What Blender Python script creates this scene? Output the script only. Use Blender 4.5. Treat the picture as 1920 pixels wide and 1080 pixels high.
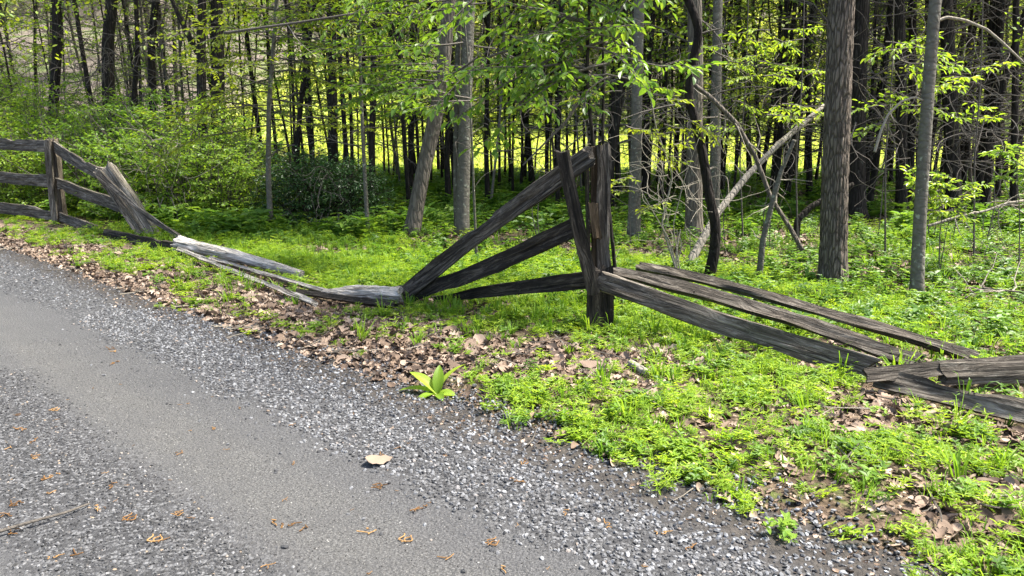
import bpy, math, random
import numpy as np
from mathutils import Vector, Matrix

for o in list(bpy.data.objects): bpy.data.objects.remove(o, do_unlink=True)
sc = bpy.context.scene
COL = sc.collection
R = math.radians

# ------------------------------------------------------------------ camera, sky, sun, exposure
CAMZ, F, PITCH = 1.5, 1397.0, math.atan(284 / 1397.0)
cam = bpy.data.objects.new('camera', bpy.data.cameras.new('camera'))
COL.objects.link(cam)
cam.location = (0, 0, CAMZ)
cam.rotation_euler = (math.pi / 2 - PITCH, 0, 0)
cam.data.sensor_width = 36.0
cam.data.lens = 36.0 * F / 1920
cam.data.clip_end = 1500
cam.data.clip_start = 0.05
sc.camera = cam
SUN_EL, SUN_AZ = 61.0, 84.0            # azimuth from +Y towards +X
w = bpy.data.worlds.new('World'); sc.world = w; w.use_nodes = True
nt = w.node_tree
bg = nt.nodes['Background']; sky = nt.nodes.new('ShaderNodeTexSky')
sky.sky_type = 'NISHITA'; sky.sun_disc = False
sky.sun_elevation = R(SUN_EL); sky.sun_rotation = R(SUN_AZ)
sky.air_density = 1.0; sky.dust_density = 3.0; sky.ozone_density = 1.0
nt.links.new(sky.outputs[0], bg.inputs[0]); bg.inputs[1].default_value = 0.105
sun = bpy.data.objects.new('sun', bpy.data.lights.new('sun', 'SUN'))
COL.objects.link(sun)
sun.data.energy = 4.3; sun.data.angle = R(7); sun.data.color = (1.0, 0.95, 0.86)
sd = Vector((math.sin(R(SUN_AZ)) * math.cos(R(SUN_EL)), math.cos(R(SUN_AZ)) * math.cos(R(SUN_EL)), math.sin(R(SUN_EL))))
sun.rotation_euler = sd.to_track_quat('Z', 'Y').to_euler()
vs = sc.view_settings
vs.view_transform = 'Standard'; vs.look = 'None'; vs.gamma = 1.0; vs.use_curve_mapping = False
vs.exposure = 2.05
try:
    sc.cycles.max_bounces = 8; sc.cycles.diffuse_bounces = 4; sc.cycles.transmission_bounces = 4
except Exception: pass

# ------------------------------------------------------------------ helpers: pixels of the photograph to points of the place
CP, SP = math.cos(PITCH), math.sin(PITCH)
def ray(px, py):
    u, v = (px - 960) / F, (py - 540) / F
    return np.array([u, CP - v * SP, -SP - v * CP])
def G(px, py, z=0.0):
    d = ray(px, py); t = (z - CAMZ) / d[2]
    return np.array([0, 0, CAMZ]) + d * t
def D(px, py, Y):
    d = ray(px, py); return np.array([0, 0, CAMZ]) + d * (Y / d[1])
def PX(p):
    p = np.asarray(p, float); q = p - np.array([0, 0, CAMZ])
    dep = q[..., 1] * CP - q[..., 2] * SP
    up = q[..., 1] * SP + q[..., 2] * CP
    dep = np.where(dep > 0.05, dep, 0.05)
    return 960 + F * q[..., 0] / dep, 540 - F * up / dep

RNG = np.random.default_rng(7)
def hsh(i, j, k, s):
    h = (i * 374761393 + j * 668265263 + k * 2147483647 + s * 974634721) & 0xFFFFFFFF
    h = ((h ^ (h >> 13)) * 1274126177) & 0xFFFFFFFF
    h = h ^ (h >> 16)
    return (h & 0xFFFF) / 65535.0
def vn(p, s=0):
    p = np.asarray(p, float)
    i = np.floor(p).astype(np.int64); f = p - i; f = f * f * (3 - 2 * f)
    out = 0
    for a in (0, 1):
        for b in (0, 1):
            for c in (0, 1):
                wgt = (f[..., 0] if a else 1 - f[..., 0]) * (f[..., 1] if b else 1 - f[..., 1]) * (f[..., 2] if c else 1 - f[..., 2])
                out = out + wgt * hsh(i[..., 0] + a, i[..., 1] + b, i[..., 2] + c, s)
    return out
def vn2(x, y, sc_=1.0, s=0):
    x = np.asarray(x, float)
    return vn(np.stack([x * sc_, np.asarray(y, float) * sc_, np.zeros_like(x) + .5], -1), s)
def fbm(x, y, sc_=1.0, s=0):
    return .55 * vn2(x, y, sc_, s) + .3 * vn2(x, y, sc_ * 2.1, s + 1) + .15 * vn2(x, y, sc_ * 4.3, s + 2)
def smooth(a, b, x):
    t = np.clip((np.asarray(x, float) - a) / (b - a), 0, 1); return t * t * (3 - 2 * t)

# distance from the edge of the gravel (n, positive towards the wood) and distance along the drive (s)
def NS(x, y):
    x = np.asarray(x, float); y = np.asarray(y, float)
    return (x - 1.08) * .6807 + (y - 2.35) * .7326, (x - 1.08) * -.7326 + (y - 2.35) * .6807
def XY(n, s):
    return 1.08 + n * .6807 - s * .7326, 2.35 + n * .7326 + s * .6807
def gz(x, y):
    x = np.asarray(x, float); y = np.asarray(y, float)
    n, s = NS(x, y)
    z = .05 * np.exp(-((n - .85) / .35) ** 2) * (.4 + .6 * vn2(x, y, .8, 5))
    z = z + (fbm(x, y, .55, 3) - .5) * .16 * smooth(1.5, 5, n)
    z = z + (fbm(x, y, 2.2, 9) - .5) * .05 * smooth(.2, 1.0, n)
    z = z - .018 * np.exp(-((n + .85) / .3) ** 2) - .018 * np.exp(-((n + 2.4) / .3) ** 2)
    yy = y + .12 * x
    z = z + .05 * np.maximum(0, y - 29) * smooth(29, 36, y)
    z = z + .33 * np.maximum(0, y - 56 + .35 * np.minimum(x + 8, 0) * -1 * -.6) * smooth(50, 68, y)
    lf = smooth(-3, -16, x + .22 * (y - 20) * 0)
    z = z + .22 * lf * np.maximum(0, y - 20) * smooth(20, 30, y)
    return z
def onG(x, y, dz=0.0):
    return np.array([x, y, float(gz(x, y)) + dz])
def GP(px, py, dz=0.0):
    z = 0.0
    for _ in range(6):
        p = G(px, py, z + dz); z = float(gz(p[0], p[1]))
    return np.array([p[0], p[1], z + dz])

# ------------------------------------------------------------------ mesh building
class MB:
    def __init__(s): s.v = []; s.f = []; s.n = 0; s.t = []; s.m = []
    def add(s, v, faces, tint=.5, mi=0):
        v = np.asarray(v, np.float32).reshape(-1, 3)
        s.v.append(v)
        t = np.empty(len(v), np.float32); t[:] = tint; s.t.append(t)
        for f in faces:
            f = np.asarray(f, np.int32) + s.n; s.f.append(f); s.m.append(np.full(len(f), mi, np.int32))
        s.n += len(v)
    def tube(s, P, r, k=6, tint=.5, cap=True, ell=None):
        P = np.asarray(P, float); K = len(P); r = np.broadcast_to(np.asarray(r, float), (K,))
        T = np.gradient(P, axis=0); T /= np.linalg.norm(T, axis=1)[:, None] + 1e-9
        ref = np.array([0, 0, 1.]) if abs(T[:, 2]).mean() < .8 else np.array([1., 0, 0])
        U = np.cross(T, ref); U /= np.linalg.norm(U, axis=1)[:, None] + 1e-9
        W = np.cross(T, U)
        a = np.arange(k) * 2 * np.pi / k
        V = P[:, None, :] + r[:, None, None] * (np.cos(a)[None, :, None] * U[:, None, :] + np.sin(a)[None, :, None] * W[:, None, :])
        i = np.arange(K - 1)[:, None] * k; j = np.arange(k)[None, :]
        q = np.stack([i + j, i + (j + 1) % k, i + k + (j + 1) % k, i + k + j], -1).reshape(-1, 4)
        fs = [q]
        if cap:
            c = K * k; V = np.concatenate([V.reshape(-1, 3), P[:1], P[-1:]])
            jj = np.arange(k)
            fs.append(np.stack([np.full(k, c), (jj + 1) % k, jj], -1))
            fs.append(np.stack([np.full(k, c + 1), (K - 1) * k + jj, (K - 1) * k + (jj + 1) % k], -1))
        s.add(V.reshape(-1, 3), fs, tint)
    def leaves(s, pos, axis, nor, L, Wd, fold=.15, tint=None, droop=.0):
        pos = np.asarray(pos, float); N = len(pos)
        if N == 0: return
        axis = np.asarray(axis, float); axis = axis / (np.linalg.norm(axis, axis=1)[:, None] + 1e-9)
        nor = np.asarray(nor, float)
        side = np.cross(axis, nor); side /= np.linalg.norm(side, axis=1)[:, None] + 1e-9
        nor = np.cross(side, axis)
        L = np.broadcast_to(L, (N,))[:, None]; Wd = np.broadcast_to(Wd, (N,))[:, None]
        h = Wd * fold
        tip = pos + axis * L - nor * L * droop
        v = np.stack([pos, pos + axis * L * .36 + side * Wd * .5 + nor * h, pos + axis * L * .74 + side * Wd * .36 + nor * (h * .8 - L * droop * .4), tip,
                      pos + axis * L * .74 - side * Wd * .36 + nor * (h * .8 - L * droop * .4), pos + axis * L * .36 - side * Wd * .5 + nor * h], 1)
        b = np.arange(N)[:, None] * 6
        q1 = b + np.array([[0, 1, 2, 3]]); q2 = b + np.array([[0, 3, 4, 5]])
        if tint is None: tint = RNG.random(N)
        s.add(v.reshape(-1, 3), [np.concatenate([q1, q2])], np.repeat(np.broadcast_to(tint, (N,)), 6))
    def mesh(s, name, mats=(), smooth_=False):
        me = bpy.data.meshes.new(name)
        V = np.concatenate(s.v) if s.v else np.zeros((0, 3), np.float32)
        me.vertices.add(len(V)); me.vertices.foreach_set('co', V.ravel())
        nl = sum(f.size for f in s.f); npoly = sum(len(f) for f in s.f)
        me.loops.add(nl); me.polygons.add(npoly)
        if npoly:
            me.loops.foreach_set('vertex_index', np.concatenate([f.ravel() for f in s.f]))
            tot = np.concatenate([np.full(len(f), f.shape[1], np.int32) for f in s.f])
            st = np.concatenate([[0], np.cumsum(tot)[:-1]]).astype(np.int32)
            me.polygons.foreach_set('loop_start', st)
            me.polygons.foreach_set('use_smooth', np.full(npoly, smooth_))
            me.polygons.foreach_set('material_index', np.concatenate(s.m))
        me.update(calc_edges=True)
        at = me.attributes.new('tint', 'FLOAT', 'POINT'); at.data.foreach_set('value', np.concatenate(s.t) if s.t else [])
        for m in mats: me.materials.append(m)
        return me

def link(name, me, parent=None, loc=(0, 0, 0), rot=None, kind=None):
    o = bpy.data.objects.new(name, me); COL.objects.link(o)
    if parent is not None: o.parent = parent
    o.location = tuple(float(c) for c in loc)
    if rot is not None: o.rotation_euler = rot
    if kind: o['kind'] = kind
    return o
def tag(o, label, cat, group=None):
    o['label'] = label; o['category'] = cat
    if group: o['group'] = group
    return o
def thing(name, loc, label, cat, group=None, rz=0.0):
    o = link(name, None, None, loc); o.rotation_euler = (0, 0, rz); o.empty_display_size = .2
    return tag(o, label, cat, group)
def dup(root, loc, rz=0.0, scale=1.0, label=None, group=None, skip=()):
    c = root.copy(); COL.objects.link(c)
    c.location = tuple(float(q) for q in loc); c.rotation_euler = (0, 0, rz)
    c.scale = (scale,) * 3 if np.isscalar(scale) else tuple(scale)
    if label: c['label'] = label
    if group: c['group'] = group
    for ch in root.children:
        if any(k in ch.name for k in skip): continue
        d = ch.copy(); COL.objects.link(d); d.parent = c
    return c

# ------------------------------------------------------------------ materials
class NT:
    def __init__(s, name):
        s.mat = bpy.data.materials.new(name); s.mat.use_nodes = True
        s.t = s.mat.node_tree; s.b = s.t.nodes['Principled BSDF']; s.out = s.t.nodes['Material Output']
    def n(s, typ, **kw):
        nd = s.t.nodes.new(typ)
        for k, v in kw.items():
            if k.startswith('i_'):
                key = k[2:]; key = int(key) if key.isdigit() else key.replace('_', ' ')
                s.set(nd.inputs[key], v)
            else: setattr(nd, k, v)
        return nd
    def set(s, sock, v):
        if isinstance(v, bpy.types.NodeSocket): s.t.links.new(v, sock)
        else: sock.default_value = v
    def coord(s, kind='Object', scale=(1, 1, 1)):
        c = s.n('ShaderNodeTexCoord'); m = s.n('ShaderNodeMapping'); m.inputs['Scale'].default_value = scale
        s.t.links.new(c.outputs[kind], m.inputs[0]); return m.outputs[0]
    def noise(s, vec, scale, detail=3, rough=.6, dist=0.0):
        nd = s.n('ShaderNodeTexNoise'); s.t.links.new(vec, nd.inputs['Vector'])
        nd.inputs['Scale'].default_value = scale; nd.inputs['Detail'].default_value = detail
        nd.inputs['Roughness'].default_value = rough; nd.inputs['Distortion'].default_value = dist
        return nd.outputs['Fac']
    def voro(s, vec, scale, feature='F1', out='Distance'):
        nd = s.n('ShaderNodeTexVoronoi'); nd.feature = feature; s.t.links.new(vec, nd.inputs['Vector'])
        nd.inputs['Scale'].default_value = scale; return nd.outputs[out]
    def ramp(s, fac, stops):
        nd = s.n('ShaderNodeValToRGB'); s.set(nd.inputs[0], fac)
        e = nd.color_ramp.elements
        while len(e) < len(stops): e.new(.5)
        for el, (p, c) in zip(e, stops):
            el.position = p; el.color = (*c, 1) if not np.isscalar(c) else (c, c, c, 1)
        return nd.outputs[0]
    def mix(s, fac, a, b, mode='MIX'):
        nd = s.n('ShaderNodeMix'); nd.data_type = 'RGBA'; nd.blend_type = mode
        def cc(v): return v if isinstance(v, bpy.types.NodeSocket) else ((*v, 1) if not np.isscalar(v) else (v, v, v, 1))
        s.set(nd.inputs[0], fac); s.set(nd.inputs[6], cc(a)); s.set(nd.inputs[7], cc(b)); return nd.outputs[2]
    def math(s, op, a, b=0.0, clamp=False):
        nd = s.n('ShaderNodeMath'); nd.operation = op; nd.use_clamp = clamp
        s.set(nd.inputs[0], a); s.set(nd.inputs[1], b); return nd.outputs[0]
    def attr(s, name): return s.n('ShaderNodeAttribute', attribute_name=name).outputs['Fac']
    def rand(s): return s.n('ShaderNodeObjectInfo').outputs['Random']
    def bump(s, h, strength=.5, dist=.02):
        nd = s.n('ShaderNodeBump'); nd.inputs['Strength'].default_value = strength; nd.inputs['Distance'].default_value = dist
        s.t.links.new(h, nd.inputs['Height']); s.t.links.new(nd.outputs[0], s.b.inputs['Normal'])
    def fin(s, col, rough=.8, spec=.3):
        s.set(s.b.inputs['Base Color'], col if isinstance(col, bpy.types.NodeSocket) else (*col, 1))
        s.set(s.b.inputs['Roughness'], rough); s.b.inputs['Specular IOR Level'].default_value = spec
        return s.mat

def leaf_mat(name, c_dark, c_mid, c_light, trans=.45, rough=.5, spec=.35, tcol=1.3):
    m = NT(name)
    f = m.math('ADD', m.math('MULTIPLY', m.attr('tint'), .5), m.math('MULTIPLY', m.rand(), .5))
    col = m.ramp(f, [(.08, c_dark), (.5, c_mid), (.92, c_light)])
    m.fin(col, rough, spec)
    tr = m.n('ShaderNodeBsdfTranslucent')
    tc = m.mix(1.0, col, (1.25 * tcol, 1.15 * tcol, .55 * tcol), 'MULTIPLY')
    m.t.links.new(tc, tr.inputs[0])
    mx = m.n('ShaderNodeMixShader'); mx.inputs[0].default_value = trans
    m.t.links.new(m.b.outputs[0], mx.inputs[1]); m.t.links.new(tr.outputs[0], mx.inputs[2])
    m.t.links.new(mx.outputs[0], m.out.inputs['Surface'])
    return m.mat

def bark_mat(name, dark, light, zs=.18, sc_=9.0, furrow=.6, lichen=0.0, bands=False):
    m = NT(name)
    v = m.coord('Object', (1, 1, zs))
    n1 = m.noise(v, sc_ * 2, 5, .65, .6); n2 = m.noise(m.coord('Object', (1, 1, .5)), 2.2, 4, .6)
    vo = m.voro(v, sc_ * 2.2, 'DISTANCE_TO_EDGE')
    crack = m.ramp(vo, [(.0, 0.0), (.22, 1.0)])
    col = m.mix(n1, dark, light)
    col = m.mix(m.ramp(n2, [(.35, 0.0), (.65, 1.0)]), m.mix(.4, col, dark), col)
    col = m.mix(m.math('MULTIPLY', m.math('SUBTRACT', 1.0, crack), furrow), col, tuple(c * .3 for c in dark))
    if lichen:
        l = m.ramp(m.noise(m.coord('Object'), 14, 3, .6), [(.6, 0.0), (.68, 1.0)])
        col = m.mix(m.math('MULTIPLY', l, lichen), col, (.34, .36, .28))
    col = m.mix(m.math('MULTIPLY', m.math('SUBTRACT', m.rand(), .5), .5, True), col, tuple(c * .6 for c in dark))
    h = m.math('ADD', m.math('MULTIPLY', crack, furrow), m.math('MULTIPLY', n1, .6))
    m.bump(h, .8, .03)
    return m.fin(col, .9, .15)

def wood_mat(name, dark, mid, light, stain=.5, pale=.3):
    m = NT(name)
    v = m.coord('Object', (1.5, 21, 21))
    wv = m.coord('Object', (1.1, 3.0, 3.0)); nd = m.n('ShaderNodeTexNoise'); m.t.links.new(wv, nd.inputs['Vector']); nd.inputs['Scale'].default_value = 1.6
    va = m.n('ShaderNodeVectorMath', operation='MULTIPLY_ADD'); m.t.links.new(nd.outputs['Color'], va.inputs[0]); va.inputs[1].default_value = (.6, 2.6, 2.6); m.t.links.new(v, va.inputs[2]); v = va.outputs[0]
    g = m.noise(v, 1.0, 7, .75, 1.4); g2 = m.noise(m.coord('Object', (.9, 40, 40)), 1.0, 3, .65, .5)
    big = m.noise(m.coord('Object', (2.2, 7, 7)), 1.0, 4, .65)
    col = m.ramp(g, [(.32, dark), (.48, mid), (.66, light)])
    col = m.mix(m.ramp(g2, [(.36, .9), (.43, 0.0)]), col, tuple(c * .25 for c in dark))
    col = m.mix(m.math('MULTIPLY', m.ramp(big, [(.42, 1.0), (.62, 0.0)]), stain), col, tuple(c * .35 for c in dark))
    sp = m.ramp(m.noise(m.coord('Object', (7, 16, 16)), 3.0, 4, .7), [(.62, 0.0), (.7, 1.0)])
    col = m.mix(m.math('MULTIPLY', sp, pale), col, (.33, .32, .26))
    m.bump(m.math('ADD', g, m.math('MULTIPLY', g2, .7)), 1.0, .03)
    return m.fin(col, .85, .25)

M = {}
M['rail_dark'] = wood_mat('weathered_dark_wood', (0.00991, 0.00788, 0.00593), (0.033, 0.0263, 0.0198), (0.143, 0.121, 0.094), .7, .2)
M['rail_grey'] = wood_mat('weathered_grey_wood', (0.0308, 0.0252, 0.0188), (0.11, 0.0914, 0.0712), (0.353, 0.315, 0.262), .5, .4)
M['rail_weather'] = wood_mat('grey_split_wood', (0.0945, 0.0794, 0.0617), (0.27, 0.237, 0.19), (0.54, 0.486, 0.404), .5, .2)
M['rail_mid'] = wood_mat('weathered_mid_wood', (0.0176, 0.0147, 0.0109), (0.0727, 0.0599, 0.0465), (0.286, 0.252, 0.208), .55, .3)
M['rail_pale'] = wood_mat('bleached_wood', (0.143, 0.121, 0.0989), (0.375, 0.336, 0.287), (0.661, 0.609, 0.534), .3, .2)
M['post_wood'] = wood_mat('post_wood', (0.033, 0.0263, 0.0198), (0.11, 0.0872, 0.0633), (0.242, 0.2, 0.148), .6, .25)
M['rot'] = wood_mat('rotten_orange_wood', (0.033, 0.0221, 0.0119), (0.0936, 0.063, 0.0356), (0.187, 0.131, 0.0791), .5, .0)
M['bark_furrow'] = bark_mat('furrowed_bark', (.085, .068, .053), (.28, .235, .19), .2, 16, .7, .1)
M['bark_brown'] = bark_mat('brown_bark', (.08, .068, .054), (.25, .215, .175), .2, 9, .5, .2)
M['bark_grey'] = bark_mat('smooth_grey_bark', (.06, .054, .042), (.22, .205, .17), 1.3, 5, .16, .7)
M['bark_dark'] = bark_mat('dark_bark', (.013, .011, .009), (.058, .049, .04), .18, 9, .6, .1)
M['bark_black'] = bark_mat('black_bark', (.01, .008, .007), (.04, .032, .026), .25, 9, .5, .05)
M['bark_pale'] = bark_mat('pale_dead_wood', (.13, .115, .095), (.4, .365, .31), .25, 8, .35, .0)
M['twig'] = bark_mat('twig_bark', (.05, .044, .037), (.2, .178, .152), 1, 20, .1)
M['twig_pale'] = bark_mat('pale_twig', (.2, .17, .13), (.42, .38, .31), 1, 20, .1)
M['leaf_fresh'] = leaf_mat('fresh_leaf', (.06, .125, .016), (.15, .25, .026), (.27, .37, .045), .52)
M['leaf_yellow'] = leaf_mat('young_yellow_leaf', (.11, .16, .018), (.21, .27, .03), (.33, .37, .06), .52)
M['leaf_gloss'] = leaf_mat('glossy_leaf', (.04, .105, .02), (.12, .22, .03), (.26, .36, .05), .52, .35, .4)
M['leaf_bush'] = leaf_mat('bush_leaf', (.06, .135, .018), (.15, .26, .03), (.27, .38, .045), .5, .42, .35)
M['leaf_dark'] = leaf_mat('evergreen_leaf', (.012, .038, .01), (.026, .075, .018), (.055, .13, .028), .25, .4, .4)
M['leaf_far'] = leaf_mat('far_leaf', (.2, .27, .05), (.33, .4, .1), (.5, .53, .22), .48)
M['cover'] = leaf_mat('ground_cover_leaf', (.085, .16, .014), (.19, .31, .026), (.33, .43, .05), .5, .5, .25)
M['cover2'] = leaf_mat('ground_cover_dark_leaf', (.05, .11, .014), (.11, .21, .024), (.2, .31, .035), .45, .5, .3)
M['weed'] = leaf_mat('weed_leaf', (.045, .11, .016), (.1, .2, .028), (.185, .285, .042), .48, .45, .3)
M['grass'] = leaf_mat('grass_blade', (.065, .15, .014), (.13, .25, .022), (.23, .35, .045), .5, .5, .3)

# ------------------------------------------------------------------ the setting
def coords(a, b, n, c, k):
    t = np.linspace(-1, 1, n); s_ = np.sinh(k * t) / np.sinh(k)
    return np.where(s_ < 0, c + (c - a) * s_, c + (b - c) * s_)
def grid_mesh(name, xs, ys, zf, mat, masks=None, keep=None):
    X, Y = np.meshgrid(xs, ys); Z = zf(X, Y)
    V = np.stack([X, Y, Z], -1).reshape(-1, 3)
    nx, ny = len(xs), len(ys)
    i = np.arange(ny - 1)[:, None] * nx + np.arange(nx - 1)[None, :]
    q = np.stack([i, i + 1, i + nx + 1, i + nx], -1).reshape(-1, 4)
    if keep is not None:
        c = V[q].mean(1); q = q[keep(c[:, 0], c[:, 1])]
    b = MB(); b.add(V, [q]); me = b.mesh(name, [mat], True)
    for k, f in (masks or {}).items():
        at = me.attributes.new(k, 'FLOAT', 'POINT'); at.data.foreach_set('value', np.clip(f(V[:, 0], V[:, 1]), 0, 1).astype(np.float32))
    return me

def litter_mask(x, y):
    n, s = NS(x, y)
    c = .78 + .75 * smooth(3.4, 1.6, s)
    wd = .5 + .42 * fbm(x, y, .9, 21)
    m = smooth(1.25, .6, np.abs(n - c) / wd) * smooth(.8, 2.0, s)
    corner = smooth(1.6, .3, s) * smooth(.25, .7, n) * smooth(.43, .56, fbm(x, y, 1.5, 33) + .12 * smooth(.6, -1.0, s))
    fl = smooth(.52, .66, fbm(x, y, .8, 41)) * smooth(2.2, 3.0, n) * .8
    return np.clip(np.maximum.reduce([m, .62 * corner, fl]) * (.65 + .35 * smooth(.38, .55, fbm(x, y, 3.1, 29))), 0, 1)
def hill_mask(x, y): return np.maximum(smooth(58, 66, y), smooth(-9, -15, x) * smooth(19, 25, y))
def meadow_mask(x, y): return smooth(28, 32, y + .8 * np.sin(x * .4)) * (1 - hill_mask(x, y))

def ground_mat():
    m = NT('forest_soil')
    v = m.coord('Object')
    n1 = m.noise(v, 7, 6, .7); n2 = m.noise(v, 38, 4, .7); n3 = m.noise(v, .5, 4, .6)
    soil = m.ramp(n2, [(.3, (.022, .016, .011)), (.55, (.075, .055, .038)), (.75, (.2, .145, .1))])
    moss = m.ramp(n1, [(.3, (.025, .05, .008)), (.6, (.06, .11, .014)), (.8, (.1, .16, .02))])
    lit = m.ramp(n2, [(.25, (.05, .033, .024)), (.5, (.17, .12, .088)), (.75, (.33, .25, .19))])
    col = m.mix(m.ramp(n1, [(.5, 0.0), (.66, .6)]), soil, moss)
    col = m.mix(m.attr('litter'), col, lit)
    mead = m.ramp(m.noise(v, 2.0, 5, .65), [(.3, (.22, .31, .05)), (.7, (.38, .46, .12))])
    col = m.mix(m.attr('meadow'), col, mead)
    hill = m.ramp(m.noise(v, 5.0, 6, .75), [(.3, (.035, .028, .022)), (.5, (.1, .083, .07)), (.7, (.24, .205, .18))])
    hill = m.mix(m.ramp(n3, [(.5, 0.0), (.62, .6)]), hill, (.08, .13, .02))
    col = m.mix(m.attr('hill'), col, hill)
    m.bump(n2, .7, .03)
    return m.fin(col, .95, .1)
xs = coords(-230, 230, 330, 0, 4.2); ys = coords(-60, 420, 420, 5, 4.2)
g = link('ground', grid_mesh('ground', xs, ys, gz, ground_mat(), {'litter': litter_mask, 'meadow': meadow_mask, 'hill': hill_mask}), kind='structure')

def road_mat():
    m = NT('gravel_drive')
    v = m.coord('Object')
    n1 = m.noise(v, 3.0, 5, .65); fine = m.noise(v, 130, 3, .75); med = m.noise(v, 26, 5, .7)
    vo = m.voro(v, 62, 'F1', 'Color'); vd = m.voro(v, 62)
    stone = m.ramp(m.n('ShaderNodeSeparateColor', i_0=vo).outputs[0], [(.0, (.018, .018, .019)), (.5, (.06, .06, .062)), (1.0, (.16, .161, .165))])
    stone = m.mix(m.ramp(vd, [(.35, 0.0), (.75, .9)]), stone, (.03, .03, .032))
    dust = m.ramp(fine, [(.3, (.024, .0236, .023)), (.52, (.07, .0688, .067)), (.72, (.17, .168, .163))])
    dark = m.ramp(fine, [(.3, (.026, .026, .027)), (.52, (.062, .062, .064)), (.75, (.14, .14, .143))])
    track = m.mix(m.math('ADD', m.attr('tan'), m.math('MULTIPLY', m.math('SUBTRACT', med, .5), .7), True), dark, dust)
    f = m.math('ADD', m.attr('loose'), m.math('MULTIPLY', m.math('SUBTRACT', med, .5), .9), True)
    col = m.mix(f, track, stone)
    col = m.mix(m.math('MULTIPLY', m.ramp(n1, [(.35, .55), (.6, 0.0)]), .6), col, (.05, .05, .052))
    col = m.mix(m.attr('soil'), col, m.ramp(med, [(.35, (.018, .016, .015)), (.65, (.06, .052, .045)), (.8, (.12, .1, .085))]))
    m.bump(m.math('ADD', fine, m.math('MULTIPLY', vd, -.8)), .8, .012)
    return m.fin(col, .85, .25)
def loose_f(x, y):
    n, s = NS(x, y); n = n + .3 * (fbm(x, y, 2.3, 61) - .5)
    return np.maximum(smooth(-.62, -.42, n), smooth(-1.15, -1.4, n) * smooth(-1.98, -1.75, n))
def tan_f(x, y):
    n, s = NS(x, y); n = n + .1 * (fbm(x, y, .9, 71) - .5)
    return np.maximum(np.exp(-((n + 1.0) / .27) ** 2), np.exp(-((n + 2.4) / .3) ** 2)) * (.5 + .8 * vn2(x, y, .7, 77)) * (.55 + .9 * vn2(n * 11, s * .55, 1.0, 79)) + .1
def soil_f(x, y):
    n, s = NS(x, y); n = n + .16 * (fbm(x, y, 1.7, 81) - .5)
    return smooth(-.2, .12, n)
edge_n = lambda s: .06 + .24 * smooth(.3, 2.6, s) + .1 * np.sin(s * .55 + 1.2) * np.sin(s * .23)
nn = np.linspace(-3.3, .55, 90); ss = np.concatenate([np.linspace(-9, 14, 420), np.linspace(14.3, 60, 120)])
Nn, Ss = np.meshgrid(nn, ss)
RX, RYY = XY(Nn, Ss)
b = MB(); i = np.arange(len(ss) - 1)[:, None] * len(nn) + np.arange(len(nn) - 1)[None, :]
fade = smooth(.2, .55, Nn) * .03 + smooth(-3.0, -3.3, Nn) * .03
b.add(np.stack([RX, RYY, gz(RX, RYY) + .008 - fade], -1).reshape(-1, 3), [np.stack([i, i + 1, i + len(nn) + 1, i + len(nn)], -1).reshape(-1, 4)])
me = b.mesh('road', [road_mat()], True)
for k, fn in (('loose', loose_f), ('tan', tan_f), ('soil', soil_f)):
    at = me.attributes.new(k, 'FLOAT', 'POINT'); at.data.foreach_set('value', np.clip(fn(RX.ravel(), RYY.ravel()), 0, 1).astype(np.float32))
link('road', me, kind='structure')

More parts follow.
